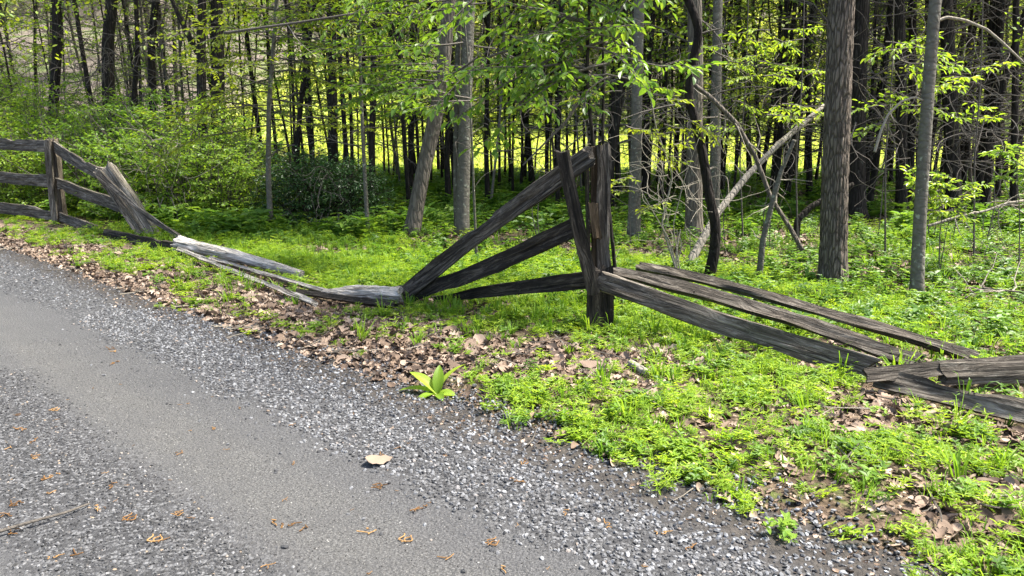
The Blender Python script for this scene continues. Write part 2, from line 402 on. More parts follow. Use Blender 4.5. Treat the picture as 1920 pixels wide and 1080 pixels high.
# ------------------------------------------------------------------ fence: split rails, boards, posts
def rail_mesh(name, L, H, T, seed, mat, wob=.012, taper=(1, 1), bow=0.0, bowz=0.0, twist=0.0, seg=46, split=0.0, groove=0.0):
    rg = np.random.default_rng(seed)
    X = np.linspace(-L / 2, L / 2, seg)
    prof = []
    m_ = 5
    for k in range(m_): prof.append((-T / 2, -H / 2 + H * k / m_))
    for k in range(2): prof.append((-T / 2 + T * k / 2, H / 2))
    for k in range(m_): prof.append((T / 2, H / 2 - H * k / m_))
    for k in range(2): prof.append((T / 2 - T * k / 2, -H / 2))
    prof = np.array(prof); K = len(prof)
    t = (X / L + .5)
    tp = taper[0] * (1 - t) + taper[1] * t
    V = np.zeros((seg, K, 3))
    V[:, :, 0] = X[:, None]
    py, pz = prof[None, :, 0] * (1 + 0 * t[:, None]), prof[None, :, 1] * tp[:, None]
    if groove:
        g_ = np.exp(-((prof[:, 1] / H - .02) / .16) ** 2) * (np.abs(prof[:, 0]) > T * .4) * np.sign(prof[:, 0])
        py = py - groove * g_[None, :]
    tw = (twist * (t - .5) + .06 * (vn2(X, X * 0, 1.3, seed) - .5))[:, None]
    y2 = py * np.cos(tw) - pz * np.sin(tw); z2 = py * np.sin(tw) + pz * np.cos(tw)
    ns = np.stack([np.broadcast_to(X[:, None] * 3.2, y2.shape), prof[None, :, 0] * 26 + 0 * y2, prof[None, :, 1] * 26 + 0 * y2], -1)
    nz_ = (vn(ns, seed) - .5) * 2 * wob; ny_ = (vn(ns + 17.3, seed + 3) - .5) * 2 * wob
    V[:, :, 1] = y2 + ny_ + (bow * np.sin(t * np.pi) + .03 * (vn2(X, X * 0, .9, seed + 5) - .5))[:, None]
    V[:, :, 2] = z2 + nz_ + (bowz * np.sin(t * np.pi) + .035 * (vn2(X, X * 0, 1.3, seed + 9) - .5))[:, None]
    chip = smooth(.62, .8, vn2(X, X * 0, 3.3, seed + 21)); edge = (np.abs(prof[:, 1]) > H * .3)[None, :]
    V[:, :, 2] -= np.sign(prof[None, :, 1]) * edge * chip[:, None] * H * .16 * (prof[None, :, 1] * (1 if seed % 2 else -1) > 0)
    sp = (vn2(prof[:, 1] * 40, prof[:, 0] * 30, 1.0, seed + 31) - .5) * 2
    V[0, :, 0] += sp * H * .5; V[1, :, 0] += sp * H * .25; V[-1, :, 0] += sp * H * .5; V[-2, :, 0] += sp * H * .25
    ii = np.arange(seg - 1)[:, None] * K; j = np.arange(K)[None, :]
    q = np.stack([ii + j, ii + K + j, ii + K + (j + 1) % K, ii + (j + 1) % K], -1).reshape(-1, 4)
    c = seg * K; jj = np.arange(K)
    ends = np.concatenate([V[0].mean(0)[None], V[-1].mean(0)[None]])
    ends[0, 0] += .01; ends[1, 0] -= .01
    b = MB()
    b.add(np.concatenate([V.reshape(-1, 3), ends]), [q, np.stack([np.full(K, c), jj, (jj + 1) % K], -1), np.stack([np.full(K, c + 1), (seg - 1) * K + (jj + 1) % K, (seg - 1) * K + jj], -1)])
    return b.mesh(name, [mat])
def frame(p0, p1, up=(0, 0, 1), roll=0.0):
    x = np.array(p1, float) - p0; L = np.linalg.norm(x); x /= L
    up = np.array(up, float); z = up - x * (up @ x); z /= np.linalg.norm(z); y = np.cross(z, x)
    if roll:
        c, s_ = math.cos(roll), math.sin(roll); y, z = y * c + z * s_, z * c - y * s_
    return L, Matrix(((x[0], y[0], z[0]), (x[1], y[1], z[1]), (x[2], y[2], z[2])))
SEED = [100]; SEGS = []
def rail(name, p0, p1, H, T, mat, parent=None, up=(0, 0, 1), roll=0.0, label=None, **kw):
    SEED[0] += 1
    p0 = np.array(p0, float); p1 = np.array(p1, float)
    SEGS.append((p0, p1, max(H, T)))
    L, mt = frame(p0, p1, up, roll)
    me = rail_mesh(name, L, H, T, SEED[0], M[mat], **kw)
    o = link(name, me); c = (p0 + p1) / 2
    if parent is not None:
        o.parent = parent; c = c - np.array(parent.location)
    o.location = tuple(c); o.rotation_euler = mt.to_euler()
    if label: o['label'] = label
    return o
def nail(parent, p):
    b = MB(); b.tube([(0, .012, 0), (0, -.006, 0)], .006, 8); o = link('nail', b.mesh('nail', [M['bark_dark']]), parent, np.array(p) - np.array(parent.location))
    return o

# --- far standing section with the leaning post
Y0 = 13.0
pb = GP(114, 421)
sec = thing('rail_fence', pb, 'standing three rail section of weathered fence by the green bushes, its end post leaning over', 'fence')
rail('post', D(117, 424, 13.06), D(100, 262, 13.06), .15, .13, 'post_wood', sec, up=(1, 0, 0), groove=.03)
rail('facing_board', D(105, 424, 12.86), D(89, 262, 12.86), .105, .035, 'rail_grey', sec, up=(1, 0, 0))
for (a, c) in (((0, 271), (92, 274)), ((0, 333), (98, 340)), ((0, 390), (103, 403))):
    p1 = D(c[0], c[1], 12.93); p0 = D(a[0], a[1], 13.7)
    p0 = p1 + (p0 - p1) * 3.0
    rail('rail', p0, p1, .2, .04, 'rail_grey', sec)
far = sec.location + Vector((-2.35, 2.1, 0))
fx = pb + (D(0, 271, 13.7) - D(92, 274, 12.93)) * 3.0
rail('post', onG(fx[0], fx[1], -.1), onG(fx[0], fx[1], 1.45), .16, .14, 'post_wood', sec, up=(1, 0, 0))
LPb, LPt = D(286, 446, 11.5), D(200, 314, 11.75)
rail('leaning_post', LPb, LPt, .24, .16, 'rail_weather', sec, up=(1, 0, .3), groove=.02, label='grey leaning fence post split along its length')
rail('facing_board', D(264, 442, 11.3), D(183, 322, 11.55), .11, .04, 'rail_grey', sec, up=(1, 0, .3))
rail('rail', D(103, 276, 12.9), D(188, 325, 11.68), .19, .04, 'rail_grey', sec, bowz=-.04)
rail('rail', D(108, 345, 12.9), D(232, 388, 11.6), .19, .04, 'rail_grey', sec)
rail('rail', D(112, 406, 12.9), D(185, 432, 12.1), .15, .04, 'rail_grey', sec)
# --- the broken panel beyond it
o = rail('broken_rail', D(184, 322, 11.36), D(342, 447, 10.75), .08, .035, 'rail_grey', bow=-.02, bowz=-.07, wob=.018, taper=(1.2, .55), twist=.5)
tag(o, 'long splintered rail slanting down the front of the leaning grey post', 'rail', 'loose rails of the fallen fence')
o = rail('broken_rail', GP(196, 437, .09), GP(336, 466, .08), .14, .04, 'rail_dark', wob=.015)
tag(o, 'short dark rail on edge in the grass at the foot of the leaning post', 'rail', 'loose rails of the fallen fence')

def log_mesh(name, P, r, seed, mat, k=30, rough=.15):
    P = np.asarray(P, float); r = np.asarray(r, float); n = 70
    t = np.linspace(0, 1, n); tk = np.linspace(0, 1, len(P))
    C = np.stack([np.interp(t, tk, P[:, c]) for c in range(3)], -1); rr = np.interp(t, tk, r)
    b = MB(); b.tube(C, rr, k)
    V = b.v[0]; m_ = n * k
    ring = V[:m_].reshape(n, k, 3); ctr = C[:, None, :]; dv = ring - ctr
    a = np.arange(k) * 2 * np.pi / k
    pp = np.stack([np.broadcast_to(np.cos(a)[None] * 3.2, (n, k)), np.broadcast_to(np.sin(a)[None] * 3.2, (n, k)), np.broadcast_to(t[:, None] * 6, (n, k))], -1)
    f = 1 + rough * 2 * (vn(pp, seed) - .5) + rough * 1.0 * (vn(pp * 3, seed + 1) - .5)
    V[:m_] = (ctr + dv * f[..., None]).reshape(-1, 3)
    rg = np.random.default_rng(seed)
    V[:k] += (rg.random((k, 3)) - .5) * rr[0] * .4; V[m_ - k:m_] += (rg.random((k, 3)) - .5) * rr[-1] * .6
    return b.mesh(name, [mat], False)
def log(name, p0, p1, r0, r1, mat, seed, label, cat, mid=None, group=None):
    p0 = np.array(p0, float); p1 = np.array(p1, float); L, mt = frame(p0, p1); SEGS.append((p0, p1, .16))
    pts = [(-L / 2, 0, 0), (0, *(mid or (0, 0))), (L / 2, 0, 0)]
    o = link(name, log_mesh(name, pts, [r0, (r0 + r1) / 2 * 1.05, r1], seed, M[mat]))
    o.location = tuple((p0 + p1) / 2); o.rotation_euler = mt.to_euler()
    return tag(o, label, cat, group)
M['log_pale'] = wood_mat('bleached_log', (0.133, 0.113, 0.092), (0.439, 0.404, 0.356), (0.694, 0.662, 0.621), .45, .1)
log('fallen_post', GP(338, 460, .13), GP(566, 514, .05), .105, .035, 'log_pale', 5, 'thick pale grey fallen fence post lying in the grass, bark peeling, knots near its tip', 'fence post', (0, .03))
log('fallen_post', GP(606, 551, .09), GP(752, 552, .11), .045, .075, 'log_pale', 9, 'short pale weathered log end lying under the foot of the dark slanting rails', 'fence post', (0, .02))
for a, c, H, T, roll, lab in (
    ((334, 468), (590, 567), .055, .045, .9, 'thin bleached white rail lying along the edge of the dead leaves'),
    ((400, 486), (655, 560), .095, .035, .95, 'flat bleached grey rail lying beside the thick pale fallen post'),
    ((560, 548), (742, 574), .07, .04, 1.0, 'dark splintered rail half buried under the short pale log end')):
    o = rail('fallen_rail', GP(a[0], a[1], .1), GP(c[0], c[1], .075), H, T, 'rail_pale' if a[0] < 500 else 'rail_dark', roll=roll, wob=.008, bowz=-.01)
    tag(o, lab, 'rail', 'loose rails of the fallen fence')

# --- the middle post with slanting rails
mb_ = GP(1127, 618)
mid = thing('broken_fence', mb_, 'tall weathered fence post with a tilted board and dark rails slanting down both sides', 'fence')
Ym = 5.78
rail('post', D(1135, 640, Ym + .05), D(1128, 272, Ym + .12), .108, .15, 'rail_mid', mid, up=(1, 0, 0), wob=.01, groove=.014, label='thick upright half of the post with pale grey edge')
for o_ in (0,):
    rail('post_core', D(1116, 640, Ym + .03), D(1112, 274, Ym + .12), .05, .07, 'rot', mid, up=(1, 0, 0), wob=.006, label='brown inner face of the split post')
    rail('post_side', D(1106, 640, Ym + .03), D(1102, 280, Ym + .12), .022, .13, 'rail_dark', mid, up=(1, 0, 0), wob=.004)
rail('post_foot', D(1129, 645, Ym - .085), D(1127, 505, Ym - .075), .185, .05, 'rail_dark', mid, up=(1, 0, 0), wob=.008, groove=.02)
b = MB()
for k in range(14):
    a_ = RNG.normal(0, 1, 3) * np.array([.012, .008, .03]); b.tube([a_, a_ + np.array([.004, -.006, -.03]), a_ + RNG.normal(0, .01, 3) + np.array([0, -.005, -.07])], [.012, .014, .003], 5, .5)
rail('rot_patch', D(1113, 380, Ym - .045), D(1120, 446, Ym - .045), .07, .03, 'rot', mid, up=(1, 0, 0), wob=.014, label='rusty brown rotten patch halfway up the post')
link('rot_hole', b.mesh('rot_hole', [M['rot']]), mid, D(1113, 408, Ym - .03) - mb_)
rail('facing_board', D(1113, 551, 5.55), D(1055, 283, 5.50), .098, .04, 'rail_dark', mid, up=(1, 0, .1), wob=.009, bow=.01, label='dark board tilted away from the top of the post')
def splitpt(p0, p1, t): return np.array(p0) + (np.array(p1) - np.array(p0)) * t
rail('rail', GP(752, 556, .06), D(1107, 293, 5.72), .152, .045, 'rail_mid', mid, wob=.014, taper=(.9, 1.0), bowz=.03)
rail('rail', GP(768, 560, .04), D(1082, 423, 5.68), .138, .045, 'rail_dark', mid, wob=.014, bowz=-.025)
rail('rail', GP(806, 562, .0), D(1106, 524, 5.66), .128, .045, 'rail_dark', mid, wob=.014, taper=(.4, 1.1))
# right-hand rails
rail('rail', D(1122, 529, 5.60), GP(1632, 689, .08), .142, .05, 'rail_grey', mid, roll=-.2, wob=.015, taper=(.95, 1.05), bowz=-.01)
rail('rail', D(1150, 512, 5.80), GP(1725, 680, .07), .095, .05, 'rail_mid', mid, roll=-.75, wob=.014, bowz=.055)
rail('rail', D(1195, 498, 6.12), GP(1825, 672, .05), .085, .05, 'rail_mid', mid, roll=-.8, wob=.016, taper=(.95, .85), bowz=.04)
for t_, q in ((.12, 0), (.3, 0)):
    p = splitpt(D(1150, 512, 5.78), GP(1725, 686, .06), t_) + np.array([0, -.03, .045]); nail(mid, p)
o = rail('fallen_rail', GP(1650, 712, .075), GP(2240, 852, .09), .12, .05, 'rail_grey', roll=-.6, wob=.015)
tag(o, 'broad grey rail lying low beyond the broken joint, grass blades leaning over it', 'rail', 'loose rails of the fallen fence')
o = rail('fallen_rail', GP(1622, 700, .13), GP(2010, 676, .15), .075, .05, 'rail_mid', roll=-.5, wob=.016, taper=(1.15, .8))
tag(o, 'dark rail with dark broken end grain lying across the tops of the right hand rails', 'rail', 'loose rails of the fallen fence')
o = rail('fallen_rail', GP(1765, 706, .10), GP(2190, 692, .12), .13, .045, 'rail_grey', roll=-.15, wob=.014)
tag(o, 'wide grey board standing on edge behind the low grey rail and its grass', 'rail', 'loose rails of the fallen fence')

# ------------------------------------------------------------------ trees
def up_path(path, top=12.0, seed=0):
    """carry a trunk measured in the frame on upwards to its crown"""
    P = [np.array(p, float) for p in path]; rg = np.random.default_rng(seed)
    d = P[-1] - P[-2]; d /= np.linalg.norm(d)
    while P[-1][2] < top:
        d = d * .8 + np.array([0, 0, 1]) * .2 + rg.normal(0, .03, 3); d /= np.linalg.norm(d); P.append(P[-1] + d * 1.2)
    return np.array(P)
def resample(P, n):
    P = np.asarray(P, float); d = np.concatenate([[0], np.cumsum(np.linalg.norm(np.diff(P, axis=0), axis=1))])
    t = np.linspace(0, d[-1], n)
    # Catmull-like smoothing by interpolating then averaging
    Q = np.stack([np.interp(t, d, P[:, c]) for c in range(3)], -1)
    for _ in range(2): Q[1:-1] = .25 * Q[:-2] + .5 * Q[1:-1] + .25 * Q[2:]
    return Q, t / d[-1], t
def trunk_into(b, P, r0, r1, k=14, flare=.35, rough=.08, seed=0, n=60):
    Q, t, dist = resample(P, n)
    r = r0 + (r1 - r0) * t ** .8
    r = r * (1 + flare * np.exp(-dist / .22))
    i0 = len(b.v); b.tube(Q, r, k, tint=.5)
    V = b.v[i0]; m_ = n * k
    ring = V[:m_].reshape(n, k, 3); dv = ring - Q[:, None, :]
    a = np.arange(k) * 2 * np.pi / k
    pp = np.stack([np.broadcast_to(np.cos(a)[None] * 1.6, (n, k)), np.broadcast_to(np.sin(a)[None] * 1.6, (n, k)), np.broadcast_to(dist[:, None] * 2.2, (n, k))], -1)
    f = 1 + rough * 2 * (vn(pp, seed) - .5)
    root = flare * .6 * np.exp(-dist / .15)[:, None] * np.maximum(0, np.sin(a * 4 + seed))[None]
    V[:m_] = (Q[:, None, :] + dv * (f + root)[..., None]).reshape(-1, 3)
    return Q, r
def wander(p, d, L, n, rg, curl=.12, sag=0.0):
    P = [np.array(p, float)]; d = np.array(d, float); d /= np.linalg.norm(d)
    for i_ in range(n):
        d = d + rg.normal(0, curl, 3) + np.array([0, 0, -sag]); d /= np.linalg.norm(d); P.append(P[-1] + d * L / n)
    return np.array(P)
class Foliage:
    def __init__(s): s.p = []; s.a = []; s.n = []; s.L = []
    def put(s, p, a, n, L): s.p.append(p); s.a.append(a); s.n.append(n); s.L.append(L)
    def emit(s, b, wr=.5, fold=.14, droop=.12):
        if s.p: b.leaves(np.array(s.p), np.array(s.a), np.array(s.n), np.array(s.L), np.array(s.L) * wr, fold, None, droop)
def spray(wb, fo, p, d, L, r, leaf, rg, sag=.04, nsub=6, gap=.55, k=4, flat=.25, bare=.15, sub=.5):
    """a branch carrying side twigs in one loose plane, leaves set alternately along them"""
    P = wander(p, d, L, 8, rg, .1, sag); wb.tube(P, np.linspace(r, r * .25, 9), k, .5, False)
    Dn = np.array([0, 0, 1.])
    def leafy(Q, l0, every):
        seglen = np.linalg.norm(np.diff(Q, axis=0), axis=1).sum(); nlf = max(2, int(seglen / every))
        for q in range(nlf):
            t = l0 + (1 - l0) * (q + rg.random() * .5) / nlf; x = t * (len(Q) - 1); i_ = min(int(x), len(Q) - 2); pt = Q[i_] + (Q[i_ + 1] - Q[i_]) * (x - i_)
            tv = Q[i_ + 1] - Q[i_]; tv /= np.linalg.norm(tv) + 1e-9
            sd_ = np.cross(tv, Dn); sd_ /= np.linalg.norm(sd_) + 1e-9
            sg = 1 if q % 2 else -1
            ax = tv * .6 + sg * sd_ * .8 + rg.normal(0, .25, 3) + np.array([0, 0, -.25])
            fo.put(pt, ax, Dn + rg.normal(0, flat, 3), leaf * rg.uniform(.6, 1.15))
        tv = Q[-1] - Q[-2]; fo.put(Q[-1], tv + rg.normal(0, .003, 3), Dn + rg.normal(0, flat, 3), leaf)
    leafy(P[3:], .0, leaf * gap)
    for q in range(nsub):
        t = bare + (1 - bare) * (q + rg.random() * .6) / nsub; x = t * 8; i_ = min(int(x), 7); pt = P[i_] + (P[i_ + 1] - P[i_]) * (x - i_)
        tv = P[i_ + 1] - P[i_]; tv /= np.linalg.norm(tv); sd_ = np.cross(tv, Dn); sd_ /= np.linalg.norm(sd_) + 1e-9
        sg = 1 if q % 2 else -1
        Q = wander(pt, tv * .65 + sg * sd_ * rg.uniform(.6, 1.0) + np.array([0, 0, rg.normal(0, .12)]), L * sub * (1.15 - .7 * t) * rg.uniform(.7, 1.1), 5, rg, .12, sag)
        wb.tube(Q, np.linspace(r * .4, r * .12, 6), 3, .5, False); leafy(Q, .15, leaf * gap)
def dead_branches(wb, Q, rr, zlo, zhi, cnt, Lr, rg, up=.0, sag=.03, subs=4, r0=.012):
    zs = Q[:, 2]
    for c in range(cnt):
        z = rg.uniform(zlo, zhi); i_ = int(np.clip(np.searchsorted(zs, z), 0, len(Q) - 1)); a = rg.uniform(0, 2 * np.pi)
        L = rg.uniform(*Lr); d = np.array([math.cos(a), math.sin(a), up + rg.normal(0, .25)])
        P = wander(Q[i_], d, L, 6, rg, .16, sag); r = r0 * (.5 + L / Lr[1]); wb.tube(P, np.linspace(r, r * .25, 7), 4, rg.random(), False)
        for s_ in range(rg.integers(1, subs + 1)):
            t = rg.uniform(.25, .95); k = min(int(t * 6), 5); pt = P[k]; tv = P[k + 1] - P[k]; tv /= np.linalg.norm(tv)
            d2 = tv + rg.normal(0, .6, 3); Pq = wander(pt, d2, L * rg.uniform(.2, .55), 4, rg, .2, sag); wb.tube(Pq, np.linspace(r * .5, r * .15, 5), 3, rg.random(), False)
def crown(b, ctr, rad, n, clumps, leaf, rg, thin=.0):
    C = rg.normal(0, 1, (clumps, 3)); C /= np.linalg.norm(C, axis=1)[:, None]; C *= rg.random((clumps, 1)) ** .45
    C = C * np.array(rad) + np.array(ctr)
    w_ = rg.integers(0, clumps, n)
    P = C[w_] + rg.normal(0, 1, (n, 3)) * np.array([.45, .45, .22])
    A = rg.normal(0, 1, (n, 3)); A[:, 2] -= .3
    N_ = rg.normal(0, .5, (n, 3)); N_[:, 2] += 1
    b.leaves(P, A, N_, leaf * rg.uniform(.7, 1.3, n), leaf * .62, .12, rg.random(n) * .6 + .4 * rg.random(clumps)[w_])
def finish_tree(root, tb, wb, fb, cb, tm, wm, fm, cm='leaf_fresh', trunk_label=None):
    link('trunk', tb.mesh('trunk', [M[tm]], True), root)
    if wb.n: link('branches', wb.mesh('branches', [M[wm]]), root, kind='stuff')
    if fb.n: o = link('foliage', fb.mesh('foliage', [M[fm]]), root, kind='stuff')
    if cb.n: o = link('crown', cb.mesh('crown', [M[cm]]), root, kind='stuff')

def px_tree(name, pts, wpx, Y, label, cat='tree', bark='bark_dark', top=11.0, k=14, rough=.08, flare=.35, n=60, seed=1, deadn=0, dead=(.5, 1.5), deadz=(.8, 5), foln=0, leaf=.07, folz=(1.6, 4.5), folL=(.8, 1.6), fmat='leaf_fresh', crn=260, crr=(2.0, 2.0, 2.6), ground=True, r1f=.45, gap=.6, stems=(), dirs=None, deadmat='twig', group=None, grow=True):
    """a tree whose trunk passes the given points of the photograph at depth Y"""
    rg = np.random.default_rng(seed)
    yy = np.broadcast_to(np.asarray(Y, float), (len(pts),))
    P = [D(p[0], p[1], y) for p, y in zip(pts, yy)]
    if ground: P[0][2] = float(gz(P[0][0], P[0][1])) - .04
    base = P[0].copy(); P = np.array(P) - base
    if grow: P = up_path(P, top, seed)
    r0 = wpx / 2 / F * math.sqrt(yy[0] ** 2 + 1)
    tb, wb, fb, cb, fo = MB(), MB(), MB(), MB(), Foliage()
    Q, rr = trunk_into(tb, P, r0, r0 * r1f, k, flare, rough, seed, n)
    for st in stems:
        S = np.array([D(p[0], p[1], yy[0] + .1) for p in st[0]]) - base; S = up_path(S, top * .8, seed + 1) if st[2] else S
        trunk_into(tb, S, st[1] / 2 / F * yy[0], st[1] / 5 / F * yy[0], 10, .0, .08, seed + 4, 40)
    if deadn: dead_branches(wb, Q, rr, deadz[0], deadz[1], deadn, dead, rg)
    for c in range(foln):
        z = rg.uniform(*folz); i_ = int(np.clip(np.searchsorted(Q[:, 2], z), 0, len(Q) - 1)); a = rg.uniform(0, 2 * np.pi) if dirs is None else dirs[c % len(dirs)] + rg.normal(0, .25)
        spray(wb, fo, Q[i_], (math.cos(a), math.sin(a), rg.uniform(.0, .35)), rg.uniform(*folL), .012, leaf, rg, gap=gap)
    fo.emit(fb)
    if crn: crown(cb, Q[-1] + np.array([0, 0, -1.8]), crr, crn, 40, .17, rg)
    root = thing(name, base, label, cat, group)
    finish_tree(root, tb, wb, fb, cb, bark, deadmat, fmat)
    return root

# --- trees one can single out near the fence
def furrowed(name, pts, wpx, Y, label, seed):
    root = px_tree(name, pts, wpx, Y, label, bark='bark_furrow', top=13, k=120, n=420, rough=.02, flare=.22, seed=seed, crn=0, r1f=.6)
    tr = root.children[0]; me = tr.data
    V = np.empty(len(me.vertices) * 3, np.float32); me.vertices.foreach_get('co', V); V = V.reshape(-1, 3)
    k, n = 120, 420; ring = V[:n * k].reshape(n, k, 3); c = ring.mean(1, keepdims=True); dv = ring - c
    a = np.arange(k) * 2 * np.pi / k; dist = np.linalg.norm(np.diff(c[:, 0], axis=0, prepend=c[:1, 0]), axis=1).cumsum()
    wob = (vn2(dist, dist * 0, 2.0, 3) - .5) * .5
    pp = np.stack([np.cos(a[None] + wob[:, None]) * 9.5, np.sin(a[None] + wob[:, None]) * 9.5, np.broadcast_to(dist[:, None] * 3.2, (n, k))], -1)
    rdg = 1 - np.abs(2 * vn(pp, 8) - 1); r2 = 1 - np.abs(2 * vn(pp * np.array([2, 2, 1.7]), 12) - 1)
    f = 1 - .075 * smooth(.55, 1.0, rdg) - .045 * smooth(.6, 1, r2) + .03 * (vn(pp * 3.5, 4) - .5)
    ring[:] = c + dv * f[..., None]; me.vertices.foreach_set('co', V.ravel()); me.update()
    # three healed swellings round the trunk
    return root
T3 = furrowed('forest_tree', [(1562, 527), (1566, 330), (1572, 150), (1578, 0)], 50, 7.75, 'thick straight tree with deeply furrowed brown bark, nearest big trunk behind the fence', 31)
px_tree('forest_tree', [(1719, 558), (1724, 420), (1733, 280), (1743, 130), (1754, 0)], 24, 6.95, 'slim smooth grey-barked tree with two arching bare shoots', bark='bark_grey', top=10, flare=.15, rough=.03, seed=4, crn=500, k=18)
T4b = bpy.context.scene.objects[-1] if False else None
px_tree('forest_tree', [(770, 447), (782, 380), (798, 300), (818, 215), (833, 110), (843, 0)], 30, 11.35, 'leaning brown-barked tree just left of the twin grey trunks', bark='bark_brown', top=12, rough=.07, flare=.3, seed=5, k=20)
px_tree('forest_tree', [(866, 440), (869, 330), (872, 220), (876, 110), (880, 0)], 26, 11.5, 'grey smooth-barked tree with a thinner second stem rising against it', bark='bark_grey', top=12, rough=.03, flare=.2, seed=6, k=18, stems=(([(857, 430), (855, 300), (857, 150), (862, 0)], 13, True),), deadn=6)
px_tree('twisted_tree', [(1328, 522), (1340, 470), (1342, 420), (1330, 370), (1318, 290), (1305, 230), (1290, 180), (1298, 120), (1312, 60), (1300, 20), (1275, -30)], 21, 7.9, 'dark crooked stem winding upward in front of the pale leaning log', bark='bark_black', top=4.5, rough=.08, flare=.1, seed=7, crn=0, n=90, deadn=10, dead=(.4, 1.1))
px_tree('forest_tree', [(1188, 452), (1192, 300), (1195, 150), (1199, 0)], 23, 11.0, 'straight grey tree in the open just right of the tall post', bark='bark_grey', seed=8, deadn=10, flare=.2)
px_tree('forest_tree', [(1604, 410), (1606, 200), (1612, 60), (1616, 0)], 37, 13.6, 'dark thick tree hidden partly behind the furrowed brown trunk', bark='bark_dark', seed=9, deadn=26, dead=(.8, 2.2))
px_tree('forest_tree', [(1301, 455), (1302, 300), (1304, 150), (1302, 0)], 32, 11.0, 'grey tree with shaggy base standing behind the dark crooked stem', bark='bark_brown', seed=10, deadn=10)
px_tree('forest_tree', [(1338, 430), (1342, 250), (1344, 100), (1346, 0)], 21, 12.4, 'grey slim tree with dark knot hole behind the crooked stem', bark='bark_grey', seed=11, deadn=8)
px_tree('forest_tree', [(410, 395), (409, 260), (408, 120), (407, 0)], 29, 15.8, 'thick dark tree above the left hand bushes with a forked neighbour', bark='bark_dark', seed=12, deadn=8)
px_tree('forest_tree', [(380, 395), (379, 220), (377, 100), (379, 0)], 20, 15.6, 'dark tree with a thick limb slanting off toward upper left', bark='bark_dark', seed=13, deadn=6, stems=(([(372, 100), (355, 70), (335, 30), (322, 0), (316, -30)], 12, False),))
px_tree('sapling', [(506, 402), (503, 330), (504, 200), (511, 110), (516, 50), (519, 0)], 11, 12.0, 'slender pale sapling with small yellow-green leaves standing before the dark bush', bark='bark_grey', seed=14, crn=0, top=5.5, rough=.06, flare=.1, foln=34, leaf=.085, folz=(1.7, 4.2), folL=(.8, 2.1), fmat='leaf_yellow', dirs=[0, math.pi, -.4, math.pi + .4, -1.2], gap=.5)
px_tree('sapling', [(690, 437), (684, 330), (680, 250), (676, 150), (675, 60), (676, 0)], 8, 11.6, 'thin kinked grey sapling between the dark bush and the leaning tree', bark='bark_grey', seed=15, crn=0, top=5.0, rough=.06, flare=.1, foln=28, leaf=.085, folz=(1.9, 4.2), folL=(.7, 1.9), fmat='leaf_fresh', gap=.5)
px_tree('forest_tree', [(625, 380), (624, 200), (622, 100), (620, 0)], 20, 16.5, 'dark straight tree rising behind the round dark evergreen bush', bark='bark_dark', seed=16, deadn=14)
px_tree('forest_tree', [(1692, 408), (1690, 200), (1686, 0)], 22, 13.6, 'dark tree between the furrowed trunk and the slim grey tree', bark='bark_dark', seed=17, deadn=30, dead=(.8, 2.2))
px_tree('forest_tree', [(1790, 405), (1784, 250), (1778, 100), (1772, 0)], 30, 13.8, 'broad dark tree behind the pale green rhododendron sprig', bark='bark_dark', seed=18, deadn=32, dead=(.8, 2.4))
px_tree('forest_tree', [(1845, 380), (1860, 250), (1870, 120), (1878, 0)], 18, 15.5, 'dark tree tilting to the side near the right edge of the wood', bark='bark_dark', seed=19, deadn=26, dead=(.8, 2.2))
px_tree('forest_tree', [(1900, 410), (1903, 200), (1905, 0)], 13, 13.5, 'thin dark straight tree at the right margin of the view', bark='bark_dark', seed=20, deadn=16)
for px_, w_, Y_, s_, lab in ((100, 20, 19, 21, 'dark stem at the far left of the wood above the standing fence'), (205, 26, 18.5, 22, 'broad dark trunk rising behind the left bushes and the bent sprays'),
                           (250, 10, 17.5, 23, 'thin dark pole-like stem behind the left bushes'), (287, 17, 18, 24, 'grey-brown trunk beside the thin dark pole-like stem')):
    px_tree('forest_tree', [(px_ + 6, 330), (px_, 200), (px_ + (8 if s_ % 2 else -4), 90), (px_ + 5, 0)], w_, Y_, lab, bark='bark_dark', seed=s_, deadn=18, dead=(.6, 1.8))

# --- leaning and fallen dead wood
def deadwood(name, pts, wpx, Y, label, bark, seed, cat='dead wood', taper=.55, deadn=0, zero=True, k=12, rough=.1):
    yy = np.broadcast_to(np.asarray(Y, float), (len(pts),)); P = np.array([D(p[0], p[1], y) for p, y in zip(pts, yy)])
    if zero: P[0][2] = min(P[0][2], float(gz(P[0][0], P[0][1])))
    base = P[0].copy(); tb, wb = MB(), MB(); r0 = wpx / 2 / F * yy[0]
    Q, rr = trunk_into(tb, P - base, r0, r0 * taper, k, .0, rough, seed, 60)
    rg = np.random.default_rng(seed)
    root = link(name, tb.mesh(name, [M[bark]], True), None, base); tag(root, label, cat)
    if deadn:
        for c in range(deadn):
            i_ = rg.integers(12, 58); d = rg.normal(0, 1, 3); W = wander(Q[i_], d, rg.uniform(.15, .6), 5, rg, .2); wb.tube(W, np.linspace(.008, .002, 6), 4, .5, False)
        link('twigs', wb.mesh('twigs', [M['twig_pale']]), root, kind='stuff')
    return root
deadwood('leaning_log', [(1290, 498), (1345, 400), (1400, 330), (1460, 270), (1545, 198)], 17, [8.7, 9.0, 9.3, 9.6, 10.1], 'pale barkless log leaning up toward the furrowed trunk', 'bark_pale', 41, deadn=10)
deadwood('leaning_sapling', [(1424, 515), (1430, 450), (1448, 380), (1465, 320), (1490, 262)], 13, 7.95, 'smooth grey curved stem crossing in front of the leaning log', 'bark_grey', 42, deadn=4)
deadwood('fallen_branch', [(1505, 470), (1480, 425), (1445, 370), (1415, 290), (1380, 230), (1330, 180), (1290, 150)], 9, [8.2, 8.3, 8.4, 8.5, 8.5, 8.5, 8.5], 'broken grey branch hanging crosswise over the leaning log', 'bark_brown', 43, zero=False, deadn=14, taper=.9)
